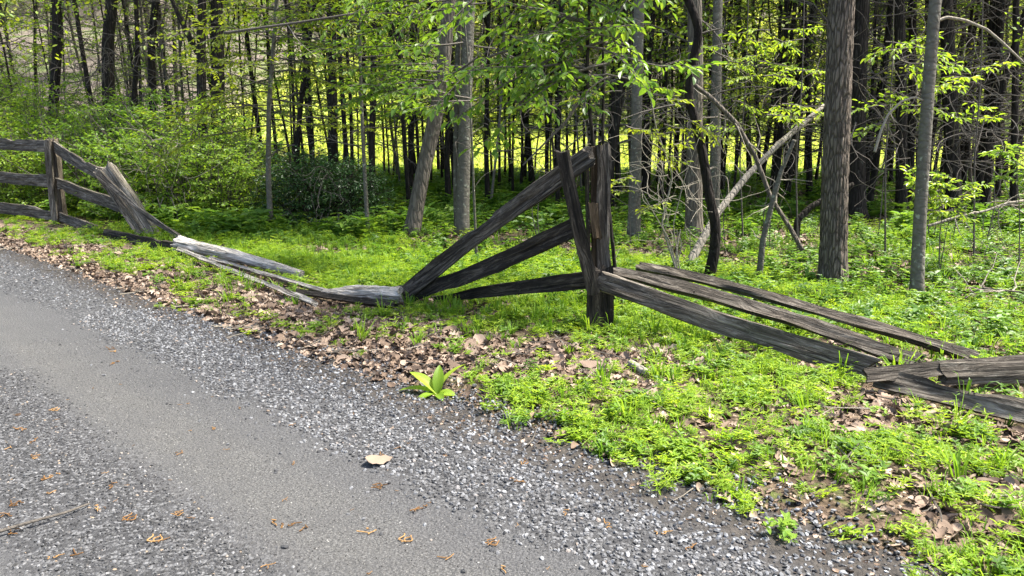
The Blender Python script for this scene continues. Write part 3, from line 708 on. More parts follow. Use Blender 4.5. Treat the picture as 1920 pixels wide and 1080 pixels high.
deadwood('dead_stub', [(1492, 440), (1496, 412), (1520, 388), (1560, 365), (1600, 345)], 15, 10.2, 'dark hooked stub of stem bending out beside the furrowed trunk', 'bark_dark', 44)
deadwood('bare_shoot', [(1640, 285), (1652, 245), (1665, 215), (1690, 190), (1715, 182), (1731, 188)], 5.5, 6.93, 'pale arching bare shoot hanging down from the slim grey tree', 'twig_pale', 45, zero=False, cat='shoot')
deadwood('bare_shoot', [(1756, 40), (1775, 32), (1810, 38), (1850, 55), (1880, 80), (1920, 118)], 6, 6.93, 'pale arching bare shoot sweeping out high from the slim grey tree', 'twig_pale', 46, zero=False, cat='shoot')
deadwood('fallen_branch', [(1740, 424), (1790, 408), (1850, 395), (1890, 380), (1925, 376)], 6, 8.4, 'thin pale bare branch lying low at the right behind the slim grey tree', 'bark_pale', 47, zero=False, deadn=18, taper=.6)
deadwood('fallen_branch', [(1790, 545), (1840, 540), (1920, 548), (1990, 570)], 5, [6.7, 6.7, 6.5, 6.2], 'thin dark twig lying on the weeds beyond the right hand rails', 'bark_brown', 48, deadn=8)
deadwood('hanging_limb', [(300, 150), (420, 62), (560, 42), (700, 20), (840, 0), (960, -20)][1:], 5, 9.2, 'long thin bare limb sweeping across high before the leaning tree', 'twig', 49, zero=False, cat='limb', deadn=12)

# --- leafy saplings with the large glossy leaves behind the tall post
def leafy(name, base, stems, label, bark, fmat, seed, leaf, sprays, wr=.5, droop=.2, cat='tree', limbs=()):
    rg = np.random.default_rng(seed); base = np.array(base, float)
    tb, wb, fb, fo = MB(), MB(), MB(), Foliage()
    Qs = [trunk_into(tb, np.array(s_[0]) - base, s_[1], s_[1] * .4, 10, .15, .06, seed + i_, 50)[0] for i_, s_ in enumerate(stems)]
    for (pt, d, L) in sprays: 
        spray(wb, fo, np.array(pt) - base, d, L, .007 + .004 * L, leaf, rg, sag=.03, gap=.62, nsub=7)
    for lp in limbs: wb.tube(resample(np.array(lp) - base, 20)[0], np.linspace(.014, .006, 20), 6, .5, False)
    fo.emit(fb, wr, .14, droop)
    root = thing(name, base, label, cat); finish_tree(root, tb, wb, fb, MB(), bark, 'twig', fmat)
    return root
bs = onG(.93, 6.65)
st = [([bs, D(1112, 270, 6.6), D(1100, 150, 6.6), D(1105, 0, 6.6), D(1110, -160, 6.6)], .026), ([bs + np.array([.05, .06, 0]), D(1130, 270, 6.7), D(1132, 130, 6.7), D(1125, 0, 6.7), D(1130, -150, 6.7)], .02)]
sp_ = []
rg = np.random.default_rng(77)
for c in range(27):
    x0, y0 = rg.uniform(1080, 1150), rg.uniform(-120, 190); a = math.pi + rg.normal(0, .5) if c % 3 else rg.normal(0, .5)
    L = rg.uniform(.6, 1.45) if c % 3 else rg.uniform(.5, .9)
    sp_.append((D(x0, y0, 6.6), (math.cos(a), math.sin(a) * .8 - .25, rg.uniform(-.3, .2)), L))
for c in range(14):
    sp_.append((D(rg.uniform(830, 1240), rg.uniform(-60, 110), rg.uniform(5.9, 6.9)), (rg.normal(-.4, .6), rg.normal(-.2, .4), rg.uniform(-.5, .0)), rg.uniform(.5, .9)))
leafy('leafy_tree', bs, st, 'young tree with large glossy leaves spreading over and behind the tall post', 'bark_dark', 'leaf_gloss', 70, .088, sp_, limbs=[[D(1105, 40, 6.6), D(1000, 20, 6.5), D(880, -10, 6.3)], [D(1100, 170, 6.6), D(1060, 230, 6.5), D(980, 310, 6.4)]])
bs = onG(-1.35, 8.6)
sp_ = []
for c in range(22):
    sp_.append((D(rg.uniform(780, 900), rg.uniform(-60, 200), 8.6), (-1, rg.normal(0, .35), rg.uniform(-.12, .12)), rg.uniform(.7, 1.5)))
leafy('leafy_tree', D(893, 440, 9.0) * np.array([1, 1, 0]), [([D(893, 440, 9.0) * np.array([1, 1, 0]), D(886, 300, 8.8), D(880, 150, 8.7), D(868, 0, 8.6), D(860, -140, 8.6)], .018)], 'slim tree sending flat sprays of bright leaves past the leaning trunk', 'bark_grey', 'leaf_fresh', 71, .085, sp_)
# bright vine-like saplings right of the tall post
sp_ = []
for c in range(10):
    sp_.append((D(rg.uniform(1160, 1270), rg.uniform(150, 380), 7.4 + rg.uniform(-.3, .3)), (rg.normal(0, 1), rg.normal(0, .4), rg.uniform(-.4, .2)), rg.uniform(.25, .6)))
bz = onG(1.75, 7.5)
leafy('leafy_shrub', bz, [([bz, D(1240, 420, 7.5), D(1262, 330, 7.5), D(1230, 240, 7.4), D(1215, 150, 7.4)], .012), ([bz, D(1255, 450, 7.5), D(1215, 380, 7.4), D(1180, 320, 7.4)], .009), ([bz, D(1262, 420, 7.5), D(1285, 330, 7.5), D(1310, 260, 7.5)], .007)], 'thin twiggy shrub with small bright leaves just right of the tall post', 'twig_pale', 'leaf_yellow', 72, .055, sp_, cat='shrub')
# tiered sprays behind the furrowed trunk
for (x0, y0, Y_, xr, n_, sd_, lab, lf) in ((1500, 420, 9.6, (1390, 1560), 12, 73, 'thin sapling holding tiers of small leaves beside the leaning log', .075), (1668, 400, 9.4, (1640, 1740), 13, 74, 'thin sapling holding flat tiers of leaves between the furrowed trunk and the slim grey tree', .085),
                                          (1835, 420, 9.0, (1750, 1850), 6, 75, 'thin sapling with a few pale leaf tiers beyond the slim grey tree', .08), (1395, 430, 10.5, (1330, 1480), 11, 76, 'thin sapling with small bright leaves deep behind the crooked stem', .07)):
    bz = GP(x0, y0); bz[1] = Y_; bz[0] = D(x0, y0, Y_)[0]; bz[2] = float(gz(bz[0], bz[1]))
    top_ = [bz, D(x0 - 8, 300, Y_), D(x0 + 4, 150, Y_), D(x0 + 8, 0, Y_), D(x0 + 10, -100, Y_)]
    sp_ = []
    for c in range(n_):
        sp_.append((D(rg.uniform(*xr), rg.uniform(50, 250), Y_ + rg.uniform(-.4, .4)), (rg.choice([-1, 1]), rg.normal(0, .3), rg.uniform(-.1, .1)), rg.uniform(.3, .6)))
    leafy('sapling', bz, [(top_, .012)], lab, 'twig', 'leaf_fresh', sd_, lf, sp_, wr=.45)

# --- the wood itself
def forest_proto(seed, h=12.5, r=.07, fol=8, dead=22, crn=620, bark='bark_dark', fmat='leaf_fresh', lean=.0, fork=False, deadL=(.5, 1.7)):
    rg = np.random.default_rng(seed)
    r *= .62; P = [np.zeros(3) - np.array([0, 0, .1])]; d = np.array([rg.normal(0, lean), rg.normal(0, lean), 1.0])
    for c in range(11):
        d = d + np.array([rg.normal(0, .045), rg.normal(0, .045), 0]); d /= np.linalg.norm(d); P.append(P[-1] + d * h / 11)
    tb, wb, fb, cb, fo = MB(), MB(), MB(), MB(), Foliage()
    Q, rr = trunk_into(tb, P, r, r * .45, 9, .7, .09, seed, 40)
    if fork:
        i_ = rg.integers(5, 12); S = wander(Q[i_], (rg.normal(0, .3), rg.normal(0, .3), 1), h * .6, 8, rg, .05); trunk_into(tb, S, r * .65, r * .25, 8, 0, .06, seed + 2, 24)
    dead_branches(wb, Q, rr, .9, 7, dead, deadL, rg, up=.15, r0=.011)
    for c in range(fol):
        z = rg.uniform(1.6, 7.5); i_ = int(np.searchsorted(Q[:, 2], z)); a = rg.uniform(0, 6.28)
        spray(wb, fo, Q[min(i_, 39)], (math.cos(a), math.sin(a), rg.uniform(.0, .4)), rg.uniform(.8, 2.0), .012, .1, rg, gap=.75, nsub=5)
    fo.emit(fb, .55)
    crown(cb, Q[-1] + np.array([0, 0, -1.5]), (1.9, 1.9, 2.6), crn, 36, .17, rg)
    root = thing('forest_tree', (0, 0, -60), 'slim dark tree standing among many others deep in the wood', 'tree', 'slim dark trees deep in the wood')
    finish_tree(root, tb, wb, fb, cb, bark, 'twig', fmat)
    return root
protos = [forest_proto(200 + i_, r=rr_, fol=fo_, dead=de_, bark=bk, fork=fk, lean=ln) for i_, (rr_, fo_, de_, bk, fk, ln) in enumerate((
    (.06, 7, 22, 'bark_dark', False, .02), (.085, 4, 40, 'bark_dark', True, .03), (.1, 3, 46, 'bark_dark', False, .02), (.05, 11, 16, 'bark_dark', False, .06), (.07, 9, 20, 'bark_brown', True, .05), (.12, 2, 56, 'bark_dark', False, .02), (.045, 12, 14, 'bark_grey', False, .08)))]
used = [False] * len(protos)
lab_kinds = {'left': ('slim dark tree among the stems rising behind the left hand bushes', 'trees behind the left hand bushes'),
             'mid': ('slim dark tree among the crowded stems between the fence and the sunlit meadow', 'trees before the sunlit meadow'),
             'right': ('dark tree with many dead side twigs in the dense right hand wood', 'trees of the dense right hand wood')}
looks = ['slim straight dark tree', 'forked dark tree', 'dark tree ringed with dead branches', 'thin leafy tree', 'forked brown tree', 'stout dark tree with dead branches', 'thin leaning grey tree']
where = {'left': 'among the stems rising behind the left hand bushes', 'mid': 'in the crowd of stems before the sunlit meadow', 'right': 'in the dense wood at the right'}
rg = np.random.default_rng(11)
pts = []; tries = 0
while len(pts) < 262 and tries < 16000:
    tries += 1
    Y_ = 13.5 + 15.5 * rg.random() ** .8; x = rg.uniform(-.86, .80) * Y_
    px_ = 960 + F * x / Y_
    if x < -.3 * Y_ and Y_ < 19: continue
    dens = 1.0 if px_ > 700 else .5
    if rg.random() > dens: continue
    if any((x - q[0]) ** 2 + (Y_ - q[1]) ** 2 < .4 for q in pts): continue
    pts.append((x, Y_))
for x, y in pts:
    px_ = 960 + F * x / y
    k = 'left' if px_ < 640 else ('mid' if px_ < 1380 else 'right')
    pi_ = int(rg.choice([0, 1, 2, 3, 4, 5, 6], p=[.27, .12, .12, .14, .1, .06, .19] if k != 'right' else [.16, .2, .24, .06, .08, .22, .04]))
    rz = rg.uniform(0, 6.28); sc_ = rg.uniform(.85, 1.2); loc = onG(x, y)
    if not used[pi_]:
        used[pi_] = True; o = protos[pi_]; o.location = tuple(loc); o.rotation_euler = (0, 0, rz); o.scale = (sc_,) * 3; o['label'], o['group'] = looks[pi_] + ' ' + where[k], lab_kinds[k][1] + ', ' + looks[pi_]
    else: dup(protos[pi_], loc, rz, sc_, looks[pi_] + ' ' + where[k], lab_kinds[k][1] + ', ' + looks[pi_], ('crown',) if (y < 18.5 and x < 3) else ())
# hillside trees beyond the meadow
far_lab = ('distant tree on the wooded slope beyond the meadow', 'trees on the far slope')
cnt = 0
while cnt < 46:
    y = rg.uniform(58, 105); x = rg.uniform(-.8, .8) * y
    pi_ = int(rg.choice([1, 2, 4, 5])); dup(protos[pi_], onG(x, y, -.1), rg.uniform(0, 6.28), rg.uniform(1.3, 2.0), 'distant ' + looks[pi_] + ' on the slope beyond the meadow', 'trees on the far slope, ' + looks[pi_]); cnt += 1
cnt = 0
while cnt < 26:
    y = rg.uniform(27, 50); x = -rg.uniform(.36, .78) * y
    pi_ = int(rg.choice([0, 1, 2, 4, 5])); dup(protos[pi_], onG(x, y, -.1), rg.uniform(0, 6.28), rg.uniform(1.0, 1.5), looks[pi_] + ' on the brown slope behind the bushes', 'trees on the left slope, ' + looks[pi_]); cnt += 1

# ------------------------------------------------------------------ bushes
def bush_proto(seed, R_, H_, n, leaf, mat, label, cat='bush', group=None, wm='twig'):
    rg = np.random.default_rng(seed); wb, fb, fo = MB(), MB(), Foliage()
    for c in range(n):
        a = rg.uniform(0, 6.28); e = rg.uniform(.05, 1.0); rr_ = R_ * math.sqrt(rg.random()) * .75
        p = np.array([math.cos(a) * rr_, math.sin(a) * rr_, H_ * rg.uniform(.05, .85) * (1 - .5 * (rr_ / R_) ** 2)])
        d = np.array([math.cos(a) * .8, math.sin(a) * .8, e]); 
        spray(wb, fo, p, d, rg.uniform(.35, .7) * R_ * .6, .006, leaf, rg, sag=.05, nsub=4, gap=.7, flat=.4, k=3)
    for c in range(16):
        a = rg.uniform(0, 6.28); W = wander((math.cos(a) * .15, math.sin(a) * .15, 0), (math.cos(a) * .5, math.sin(a) * .5, 1), H_ * .95, 7, rg, .15); wb.tube(W, np.linspace(.014, .004, 8), 5, .5, False)
    fo.emit(fb, .55, .14, .15)
    root = thing('bush', (0, 0, -60), label, cat, group)
    link('stems', wb.mesh('stems', [M[wm]]), root); link('foliage', fb.mesh('foliage', [M[mat]]), root)
    return root
BL = 'leafy green bush in the thick bank of shrubs behind the standing fence'; BG = 'bushes behind the standing fence'
bp = [bush_proto(301, 1.15, 2.4, 190, .075, 'leaf_bush', BL, group=BG), bush_proto(302, 1.3, 1.9, 200, .068, 'leaf_bush', BL, group=BG), bush_proto(303, 1.0, 3.2, 180, .075, 'leaf_fresh', BL, group=BG)]
bu = [False] * 3
spots = [(20, 400, 15.0, 1, 1.0), (-60, 390, 15, 0, 1.1), (90, 385, 15.0, 0, .95), (170, 392, 14.8, 1, .95), (230, 385, 14.8, 0, 1.05), (300, 400, 13.6, 1, 1.0), (360, 395, 13.9, 0, 1.08), (420, 400, 13.7, 1, .95),
         (330, 370, 15.6, 0, 1.2), (130, 360, 16.6, 2, 1.0), (40, 360, 17.0, 2, 1.1), (230, 360, 16.8, 2, .9), (460, 398, 14.0, 1, .7), (-20, 360, 18, 0, 1.4), (300, 350, 18.5, 0, 1.2), (180, 345, 20, 2, 1.2), (90, 340, 21, 0, 1.5), (0, 335, 22, 2, 1.3), (395, 370, 16, 1, 1.0)]
for (px_, py_, Y_, k, s_) in spots:
    x = (px_ - 960) / F * Y_; loc = onG(x, Y_, -.03); rz = rg.uniform(0, 6.28)
    row = 'in the front row of shrubs behind the standing fence' if Y_ < 15.5 else 'in the rear of the shrubs behind the standing fence'
    lab = ['rounded leafy green bush ', 'low spreading green bush ', 'tall upright light green bush '][k] + row; grp = lab.replace('bush', 'bushes', 1)
    bp[k]['label'], bp[k]['group'] = (lab, grp) if not bu[k] else (bp[k]['label'], bp[k]['group'])
    if not bu[k]: bu[k] = True; bp[k].location = tuple(loc); bp[k].rotation_euler = (0, 0, rz); bp[k].scale = (s_,) * 3
    else: dup(bp[k], loc, rz, s_, lab, grp)
db = bush_proto(304, 1.0, 1.5, 290, .055, 'leaf_dark', 'rounded dark evergreen bush beside the slender pale sapling', wm='bark_dark')
x = (600 - 960) / F * 12.9; db.location = tuple(onG(x, 12.9, -.03))
c_ = dup(db, onG((560 - 960) / F * 13.6, 13.6, -.03), 2.0, .9, 'lower dark evergreen bush tucked behind the rounded dark one')
c_ = dup(db, onG((655 - 960) / F * 13.6, 13.6, -.03), 4.0, .85, 'dark evergreen bush next to the thin kinked grey sapling')
# bushy green understorey at the near edge, right side sprig
sp2 = []
for c in range(26):
    sp2.append((D(rg.uniform(1715, 1800), rg.uniform(330, 400), 7.9 + rg.uniform(-.25, .25)), (rg.normal(0, 1), rg.normal(0, .5), rg.uniform(-.1, .7)), rg.uniform(.15, .3)))
bz = onG(D(1765, 480, 7.9)[0], 7.9)
leafy('leafy_shrub', bz, [([bz, D(1762, 440, 7.9), D(1768, 390, 7.9), D(1755, 350, 7.9)], .008), ([bz, D(1775, 430, 7.9), D(1795, 370, 7.9)], .006)], 'pale green shrub sprig with narrow leaves right behind the slim grey tree', 'twig', 'leaf_gloss', 79, .075, sp2, wr=.36, cat='shrub')
sp2 = [(D(rg.uniform(1870, 1930), rg.uniform(280, 340), 8.2), (rg.normal(-.3, 1), rg.normal(0, .5), rg.uniform(-.2, .5)), rg.uniform(.15, .3)) for c in range(14)]
bz = onG(D(1915, 480, 8.2)[0], 8.2)
leafy('leafy_shrub', bz, [([bz, D(1912, 400, 8.2), D(1905, 300, 8.2)], .008)], 'small leafy shrub cut off by the right edge of the view', 'twig', 'leaf_gloss', 80, .07, sp2, wr=.4, cat='shrub')
# tangles of vines
def tangle(name, label, cat, x0, x1, y0, y1, Y_, n, mat, seed, r=.007, L=(.5, 1.4), base=None):
    rg = np.random.default_rng(seed); b = MB(); c0 = onG(D((x0 + x1) / 2, 420, Y_)[0], Y_) if base is None else base
    for c in range(n):
        p = D(rg.uniform(x0, x1), rg.uniform(y0, y1), Y_ + rg.uniform(-.3, .3)) - c0; b.tube(resample(wander(p, rg.normal(0, 1, 3) * np.array([1, .4, 1.2]), rg.uniform(*L), 9, rg, .45, .03), 20)[0], np.linspace(r * rg.uniform(.6, 1.3), r * .35, 20), 5, rg.random(), False)
    for c in range(5):
        p = D(rg.uniform(x0, x1), y1, Y_) - c0; q = p.copy(); q[2] = -.02; b.tube(resample(np.array([q, q * .5 + p * .5 + rg.normal(0, .06, 3), p]), 12)[0], r * 1.3, 5, .5, False)
    return tag(link(name, b.mesh(name, [M[mat]]), None, c0), label, cat)
tangle('vine_tangle', 'tangle of pale twisted vines hanging over the front of the left bushes', 'vines', 262, 350, 240, 370, 12.75, 26, 'twig_pale', 61)
tangle('twig_tangle', 'tangle of fine grey twigs beside the grey tree right of the tall post', 'twigs', 1230, 1300, 300, 430, 8.4, 34, 'twig_pale', 62, .0045)
tangle('vine_tangle', 'few dark vines looping over the dark evergreen bush', 'vines', 520, 650, 330, 400, 11.8, 16, 'twig', 63, .006)
tangle('twig_tangle', 'bare grey twigs dangling behind the crossed dead branches', 'twigs', 1340, 1500, 160, 330, 9.6, 44, 'twig', 64, .005, (.5, 1.6))
tangle('twig_tangle', 'thicket of dark bare twigs above the left bushes before the brown slope', 'twigs', 120, 330, 60, 230, 17.5, 70, 'twig', 66, .009, (1.0, 3.0))
tangle('twig_tangle', 'loose web of bare twigs behind the tall post and its slanting rails', 'twigs', 900, 1300, 120, 330, 10.2, 70, 'twig', 68, .005, (.6, 2.0))
tangle('twig_tangle', 'web of dead twigs spread behind the slim grey tree', 'twigs', 1640, 1900, 100, 330, 10.5, 80, 'twig', 67, .006, (.6, 2.0))
tangle('twig_tangle', 'thicket of thin bare twigs standing in the weeds at the right', 'twigs', 1800, 1915, 430, 530, 7.6, 22, 'twig', 65, .004, (.3, .9))

# ------------------------------------------------------------------ scattered ground stuff (geometry instances)
def scatter(name, protos, P, rot, scl, idx, kind='stuff', parent=None):
    me = bpy.data.meshes.new(name); P = np.asarray(P, np.float32); N = len(P)
    me.vertices.add(N); me.vertices.foreach_set('co', P.ravel())
    a = me.attributes.new('rot', 'FLOAT_VECTOR', 'POINT'); a.data.foreach_set('vector', np.asarray(rot, np.float32).ravel())
    a = me.attributes.new('scl', 'FLOAT', 'POINT'); a.data.foreach_set('value', np.asarray(scl, np.float32))
    a = me.attributes.new('idx', 'INT', 'POINT'); a.data.foreach_set('value', np.asarray(idx, np.int32))
    o = link(name, me); o['kind'] = kind
    ng = bpy.data.node_groups.new(name, 'GeometryNodeTree')
    ng.interface.new_socket('Geometry', in_out='INPUT', socket_type='NodeSocketGeometry'); ng.interface.new_socket('Geometry', in_out='OUTPUT', socket_type='NodeSocketGeometry')
    nd = ng.nodes; L = ng.links
    gi = nd.new('NodeGroupInput'); go = nd.new('NodeGroupOutput'); iop = nd.new('GeometryNodeInstanceOnPoints'); jn = nd.new('GeometryNodeJoinGeometry')
    for pm in protos:
        po = bpy.data.objects.new(name + '_source', pm)
        oi = nd.new('GeometryNodeObjectInfo'); oi.inputs['Object'].default_value = po
        ti = nd.new('GeometryNodeGeometryToInstance'); L.new(oi.outputs['Geometry'], ti.inputs[0]); L.new(ti.outputs[0], jn.inputs[0])
    def na(nm, typ):
        x = nd.new('GeometryNodeInputNamedAttribute'); x.data_type = typ; x.inputs['Name'].default_value = nm
        return [q for q in x.outputs if q.enabled and q.name == 'Attribute'][0]
    e2r = nd.new('FunctionNodeEulerToRotation'); L.new(na('rot', 'FLOAT_VECTOR'), e2r.inputs[0])
    L.new(gi.outputs[0], iop.inputs['Points']); L.new(jn.outputs[0], iop.inputs['Instance']); iop.inputs['Pick Instance'].default_value = True
    L.new(na('idx', 'INT'), iop.inputs['Instance Index']); L.new(e2r.outputs[0], iop.inputs['Rotation']); L.new(na('scl', 'FLOAT'), iop.inputs['Scale'])
    L.new(iop.outputs[0], go.inputs[0])
    md = o.modifiers.new('scatter', 'NODES'); md.node_group = ng
    return o
rg = np.random.default_rng(99)
def clear_of_fence(x, y, h=.16, pad=.03):
    ok = np.ones(len(x), bool)
    for p0, p1, w_ in SEGS:
        d = p1[:2] - p0[:2]; L2 = float(d @ d) + 1e-9
        t = np.clip(((x - p0[0]) * d[0] + (y - p0[1]) * d[1]) / L2, 0, 1)
        q = np.hypot(x - p0[0] - t * d[0], y - p0[1] - t * d[1]); zz = p0[2] + t * (p1[2] - p0[2])
        ok &= ~((q < w_ * .5 + pad) & (zz - gz(x, y) < h))
    return ok
def in_view(x, y, z=0, mx=60, my=60):
    px_, py_ = PX(np.stack([x, y, np.zeros_like(x) + z], -1)); return (y > .8) & (px_ > -mx * 3) & (px_ < 1920 + mx * 3) & (py_ < 1080 + my * 3)
def cand(dens, x0, x1, y0, y1):
    n = int(dens * (x1 - x0) * (y1 - y0)); x = rg.uniform(x0, x1, n); y = rg.uniform(y0, y1, n); k = in_view(x, y); return x[k], y[k]
def place(name, protos, x, y, smin, smax, tilt=.2, dz=0.0, sfun=None):
    n = len(x); z = gz(x, y) + dz
    rot = np.stack([rg.normal(0, tilt, n), rg.normal(0, tilt, n), rg.uniform(0, 6.28, n)], -1)
    s_ = rg.uniform(smin, smax, n)
    if sfun is not None: s_ = s_ * sfun(x, y)
    return scatter(name, protos, np.stack([x, y, z], -1), rot, s_, rg.integers(0, len(protos), n))

# crushed stone
def stone_mesh(seed, mat):
    import bmesh
    r_ = np.random.default_rng(seed); bm = bmesh.new(); bmesh.ops.create_icosphere(bm, subdivisions=1, radius=1)
    for v in bm.verts: v.co = v.co * r_.uniform(.7, 1.2)
    sq = (r_.uniform(.8, 1.2), r_.uniform(.6, .9), r_.uniform(.4, .65))
    for v in bm.verts: v.co = Vector((v.co.x * sq[0], v.co.y * sq[1], v.co.z * sq[2]))
    me = bpy.data.meshes.new('stone'); bm.to_mesh(me); bm.free(); me.materials.append(mat); return me
def stone_mat():
    m = NT('crushed_stone')
    col = m.ramp(m.rand(), [(.0, (.014, .014, .0145)), (.3, (.05, .051, .053)), (.62, (.115, .117, .122)), (.95, (.26, .264, .272)), (1.0, (.24, .18, .13))])
    n = m.noise(m.coord('Object'), 2.5, 4, .7)
    col = m.mix(m.math('MULTIPLY', n, .5), col, (.05, .05, .055)); m.bump(n, .4, .1)
    return m.fin(col, .7, .4)
def stone_mat_fine():
    m = NT('fine_stone')
    col = m.ramp(m.rand(), [(.0, (.009, .009, .0095)), (.4, (.029, .0292, .03)), (.8, (.064, .065, .067)), (.97, (.15, .15, .153)), (1.0, (.2, .15, .1))])
    return m.fin(col, .75, .35)
def stone_mat_dark():
    m = NT('damp_stone')
    col = m.ramp(m.rand(), [(.0, (.015, .015, .017)), (.5, (.05, .051, .056)), (.9, (.13, .135, .145)), (1.0, (.26, .27, .28))])
    return m.fin(col, .6, .45)
def track_mat():
    m = NT('track_stone')
    col = m.ramp(m.rand(), [(.0, (.014, .0135, .013)), (.5, (.055, .053, .05)), (.9, (.135, .13, .122)), (1.0, (.24, .235, .22))])
    return m.fin(col, .8, .3)
sm, smd = stone_mat(), stone_mat_dark()
smf = stone_mat_fine(); fstones = [stone_mesh(60 + i_, smf) for i_ in range(5)]
stones = [stone_mesh(i_, sm) for i_ in range(6)]; dstones = [stone_mesh(20 + i_, smd) for i_ in range(5)]
x, y = cand(3600, -3.6, 3.2, 1.6, 6.4); lo = loose_f(x, y); n_, s_ = NS(x, y)
keep = (rg.random(len(x)) < np.clip(lo * 1.0 + .012, 0, 1) * smooth(.05, -.22, n_ + .25 * (fbm(x, y, 2, 5) - .5))) & (n_ > -.9)
x1, y1 = x[keep], y[keep]
x, y = cand(4600, -3.6, 1, 1.6, 5.2); n_, s_ = NS(x, y); kf = (rg.random(len(x)) < loose_f(x, y)) & (n_ < -.9) & (n_ > -2.2)
place('gravel', fstones, x[kf], y[kf], .0035, .0095, .5, .008)
x, y = cand(700, -13, 0, 6.4, 16); n_, s_ = NS(x, y); keep = (rg.random(len(x)) < loose_f(x, y) * smooth(.05, -.2, n_)) & (n_ > -2.2)
x1 = np.concatenate([x1, x[keep]]); y1 = np.concatenate([y1, y[keep]])
place('gravel', stones, x1, y1, .0045, .0142, .5, .009, lambda a, b_: 1 + .35 * smooth(6, 12, b_))
x, y = cand(1900, -3.6, 3.2, 1.6, 6.4); n_, s_ = NS(x, y)
keep = rg.random(len(x)) < smooth(-.3, .0, n_) * smooth(.62, .3, n_ + .3 * (fbm(x, y, 2, 15) - .5))
x1, y1 = x[keep], y[keep]
x, y = cand(400, -10, 0, 6.4, 13); n_, s_ = NS(x, y); keep = rg.random(len(x)) < smooth(-.3, .0, n_) * smooth(.5, .25, n_)
place('gravel', dstones, np.concatenate([x1, x[keep]]), np.concatenate([y1, y[keep]]), .006, .016, .5, .009)
x, y = cand(3600, -3.6, 2.2, 1.6, 5.5); n_, s_ = NS(x, y); keep = (n_ < -.35) & (n_ > -1.5) & (rg.random(len(x)) < .4 + .4 * fbm(x, y, 2, 44))
place('gravel', [stone_mesh(40 + i_, track_mat()) for i_ in range(1)] + [stone_mesh(50 + i_, bpy.data.materials['track_stone']) for i_ in range(4)], x[keep], y[keep], .002, .0052, .5, .008)

# dead leaves
def litter_mat(name, a, b_, c_):
    m = NT(name); col = m.ramp(m.math('ADD', m.math('MULTIPLY', m.rand(), .8), m.math('MULTIPLY', m.attr('tint'), .2)), [(.05, a), (.5, b_), (.95, c_)])
    n = m.noise(m.coord('Object'), 30, 3, .6); col = m.mix(m.math('MULTIPLY', n, .35), col, tuple(q * .6 for q in a))
    m.fin(col, .75, .2); return m.mat
M['litter'] = litter_mat('dead_leaf', (.04, .026, .018), (.19, .135, .096), (.43, .335, .26))
M['litter_pale'] = litter_mat('pale_dead_leaf', (.14, .1, .075), (.18, .135, .1), (.22, .17, .13))
def dead_leaf(seed, mat, lobes=True, curl=1.0):
    r_ = np.random.default_rng(seed); n = 9; t = np.linspace(0, 1, n)
    wv = .34 * np.sin(np.pi * t ** .8) ** .7
    if lobes: wv = wv * np.where(np.arange(n) % 2, 1.35, .62)
    cl = r_.uniform(.2, .9) * curl * r_.choice([-1, 1]); cc = r_.uniform(.1, 1.1) * curl * r_.choice([1, 1, -1])
    V = []
    for i_ in range(n):
        zc = cl * .22 * (t[i_] - .5) ** 2 * 4 * .5
        for s__ in (-1, -.5, 0, .5, 1):
            yv = wv[i_] * s__; lift = cc * .7 * yv ** 2 * 2 + r_.normal(0, .018)
            V.append((t[i_] - .5, yv * (1 - .2 * abs(cc) * abs(s__) * .5), zc + lift + (.03 if s__ else 0)))
    ii = np.arange(n - 1)[:, None] * 5 + np.arange(4)[None]; q = np.stack([ii, ii + 1, ii + 6, ii + 5], -1).reshape(-1, 4)
    b = MB(); b.add(V, [q], np.repeat(r_.random(), n * 5)); return b.mesh('dead_leaf', [mat], True)
dls = [dead_leaf(i_, M['litter'], i_ % 3 != 0, 1.0 + .5 * (i_ % 2)) for i_ in range(8)]
x, y = cand(760, -9, 4.5, 1.6, 12); n_, s_ = NS(x, y)
pr = litter_mask(x, y) * 1.0 + .26 * smooth(.15, .5, n_) * smooth(.46, .62, fbm(x, y, 1.5, 58)) + .05 * smooth(.1, .5, n_)
keep = (n_ > .2) & (rg.random(len(x)) < pr) & (n_ < 6) & clear_of_fence(x, y, .1, .0)
place('leaf_litter', dls, x[keep], y[keep], .03, .082, .42, .014, lambda a, b_: 1 + .7 * (RNG.random(len(a)) > .9))
x, y = cand(75, -14, 14, 6, 24); n_, s_ = NS(x, y); keep = (n_ > 2.6) & (rg.random(len(x)) < .25 + litter_mask(x, y) + .75 * smooth(0, 4, x) )
place('leaf_litter', dls, x[keep], y[keep], .07, .14, .45, .02)

